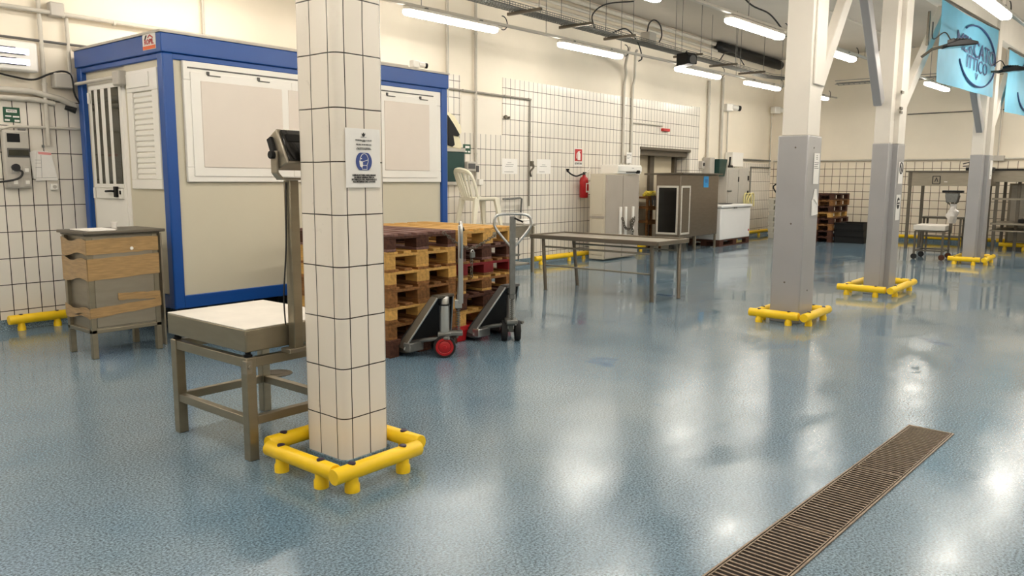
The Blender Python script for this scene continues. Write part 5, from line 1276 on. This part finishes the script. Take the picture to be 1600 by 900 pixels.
# wheeled scale
wsx, wsy = 16.55, 3.27
ws = thing('wheeled_scale', 'platform scale on a steel frame with castors left of the farthest pillar', 'scale', (wsx, wsy, 0))
def wq(mb, name, mat, bevel=0, par=None): return build(mb, name, mat, par or ws, bevel)
wq(MB().box(-.33, .33, -.27, .27, .55, .645), 'platform', 'steel_white', .008)
wq(MB().box(-.3, .3, -.24, .24, .52, .55), 'platform_frame', 'steel_dark', .004)
for x in (-.29, .29):
    for y in (-.235, .235):
        wq(MB().box(x-.018, x+.018, y-.018, y+.018, .1, .53), 'leg', 'steel_dark', .003)
        c_ = wq(MB().box(x-.012, x+.012, y-.02, y+.02, .06, .11), 'castor_fork', 'galv', .002)
        wq(MB().lathe([(.02,-.014),(.05,-.014),(.054,-.008),(.054,.008),(.05,.014),(.02,.014)], (x, y, .054), 18, 'x'), 'castor_wheel', 'darkwood' if y < 0 else 'rubber', 0, c_)
wq(MB().box(-.3, .3, -.245, -.215, .155, .18).box(-.3, .3, .215, .245, .155, .18).box(-.3, -.275, -.24, .24, .155, .18).box(.275, .3, -.24, .24, .155, .18), 'lower_frame', 'steel_dark', .003)
wq(MB().box(-.02, .03, -.32, -.27, .5, 1.12), 'post', 'steel_dark', .004)
wq(MB().tube([(0,-.18,1.2), (0,-.2,1.08), (0,-.29,1.0), (0,-.38,1.08), (0,-.4,1.2)], .018, 8), 'display_bracket', 'steel_dark')
wq(MB().prism([(-.37,1.07), (-.2,1.07), (-.17,1.24), (-.4,1.24)], 'x', -.06, .06), 'display_head', 'galv', .01)
wq(MB().box(-.08, .08, -.46, -.12, 1.25, 1.29), 'display_cover', 'black', .008)
bagm = []
for i in range(9):
    v = i/8; rr = .05+.05*math.sin(PI*min(1, v*1.15))
    bagm.append((rr, .68+.36*v))
bg = MB().lathe(bagm, (0,0,0), 14)
bg.v = [(x*(1+.25*math.sin(z*40+x*60)), y*(1+.25*math.cos(z*33+y*50))-.31, z) for x, y, z in bg.v]
single('plastic_bag', 'crumpled pale plastic bag wrapped round the wheeled scale\'s post', 'bag', bg.moved(Matrix.Translation((wsx, wsy, 0))), 'bag', (wsx, wsy-.31, .68))
# black crates beside the dark pallets
cr0 = None
for i in range(3):
    t = thing('plastic_crate', 'black plastic crate, %s of the three stacked beside the dark far pallets' % ('lowest', 'middle', 'topmost')[i], 'crate', (19.75, 5.6, .156*i), R(2-2*i), 'black crates by the far wall') if cr0 is None else copy_tree(cr0)
    if cr0 is None:
        cr0 = t
        build(MB().box(-.385, .385, -.315, .315, .0, .012).frame('z', 0, .14, -.4, .4, -.33, .33, .014, .014, .014, .014), 'shell', 'black', t, .004)
        build(MB().frame('z', .135, .152, -.41, .41, -.34, .34, .03, .03, .03, .03), 'rim', 'black', t, .004)
    else:
        t['label'] = 'black plastic crate, %s of the three stacked beside the dark far pallets' % ('lowest', 'middle', 'topmost')[i]
    t.location = (19.75, 5.6, .156*i); t.rotation_euler = (0,0,R(2-2*i))
single('jack_handle', 'black loop handle of a pallet truck behind the pale plastic pallets', 'handle',
       MB().tube(spline([(19.35, 7.28, .98), (19.35, 7.34, 1.1), (19.35, 7.46, 1.28), (19.35, 7.4, 1.36), (19.35, 7.28, 1.38), (19.35, 7.1, 1.38)]), .018, 8).tube([(19.35, 7.26, 0), (19.35, 7.27, 1.0)], .022, 8), 'black', (19.35, 7.26, 0))
# far wall dressing
pipe([(FX-.05, WY-.1, 1.985), (FX-.05, .5, 1.985)], .022, 'level pipe along the top of the far wall tiles', 'conduit')
pipe([(FX-.04, 5.0, 3.09), (FX-.04, 1.0, 3.12)], .012, 'thin dark cable line across the far wall above the tall tables', 'grey_dark')
pipe([(FX-.045, 3.0, CZ-.1), (FX-.045, 3.0, 2.02)], .016, 'thin vertical conduit on far wall right of the farthest pillar')
single('junction_box', 'grey junction box on the far wall right of the farthest pillar', 'electrical box', MB().box(FX-.13, FX-.014, 2.86, 3.08, 1.93, 2.06), 'grey_box', (FX-.07, 2.97, 1.93), 'junction boxes on the walls', .012)
single('junction_box', 'grey socket box on the far wall left of the middle pillar', 'electrical box', MB().box(FX-.14, FX-.014, 5.36, 5.62, 1.98, 2.2).box(FX-.16, FX-.014, 5.6, 5.68, 2.0, 2.1), 'grey_box', (FX-.07, 5.5, 1.98), 'junction boxes on the walls', .012)

# ------------------------------------------------------------------ camera, world, view
F, YAW, PITCH, ROLL, H = 1226.99, .686186, .137428, .0053419, 1.45
dvec = Vector((math.cos(YAW)*math.cos(PITCH), math.sin(YAW)*math.cos(PITCH), -math.sin(PITCH)))
rv = Vector((math.sin(YAW), -math.cos(YAW), 0)); uv = rv.cross(dvec)
r2 = rv*math.cos(ROLL)+uv*math.sin(ROLL); u2 = uv*math.cos(ROLL)-rv*math.sin(ROLL)
cam = bpy.data.cameras.new('camera'); co = bpy.data.objects.new('camera', cam); COL.objects.link(co)
mw = Matrix((r2, u2, -dvec)).transposed().to_4x4(); mw.translation = (0, 0, H)
co.matrix_world = mw
cam.sensor_fit = 'HORIZONTAL'; cam.sensor_width = 36; cam.lens = F/1600*36; cam.clip_end = 100; cam.clip_start = .05
scene.camera = co
wd = bpy.data.worlds.new('world'); scene.world = wd; wd.use_nodes = True
wd.node_tree.nodes['Background'].inputs['Color'].default_value = (1, .93, .82, 1)
wd.node_tree.nodes['Background'].inputs['Strength'].default_value = .0
vs = scene.view_settings
vs.view_transform = 'Standard'; vs.look = 'None'; vs.gamma = 1; vs.use_curve_mapping = False
vs.exposure = 0.0
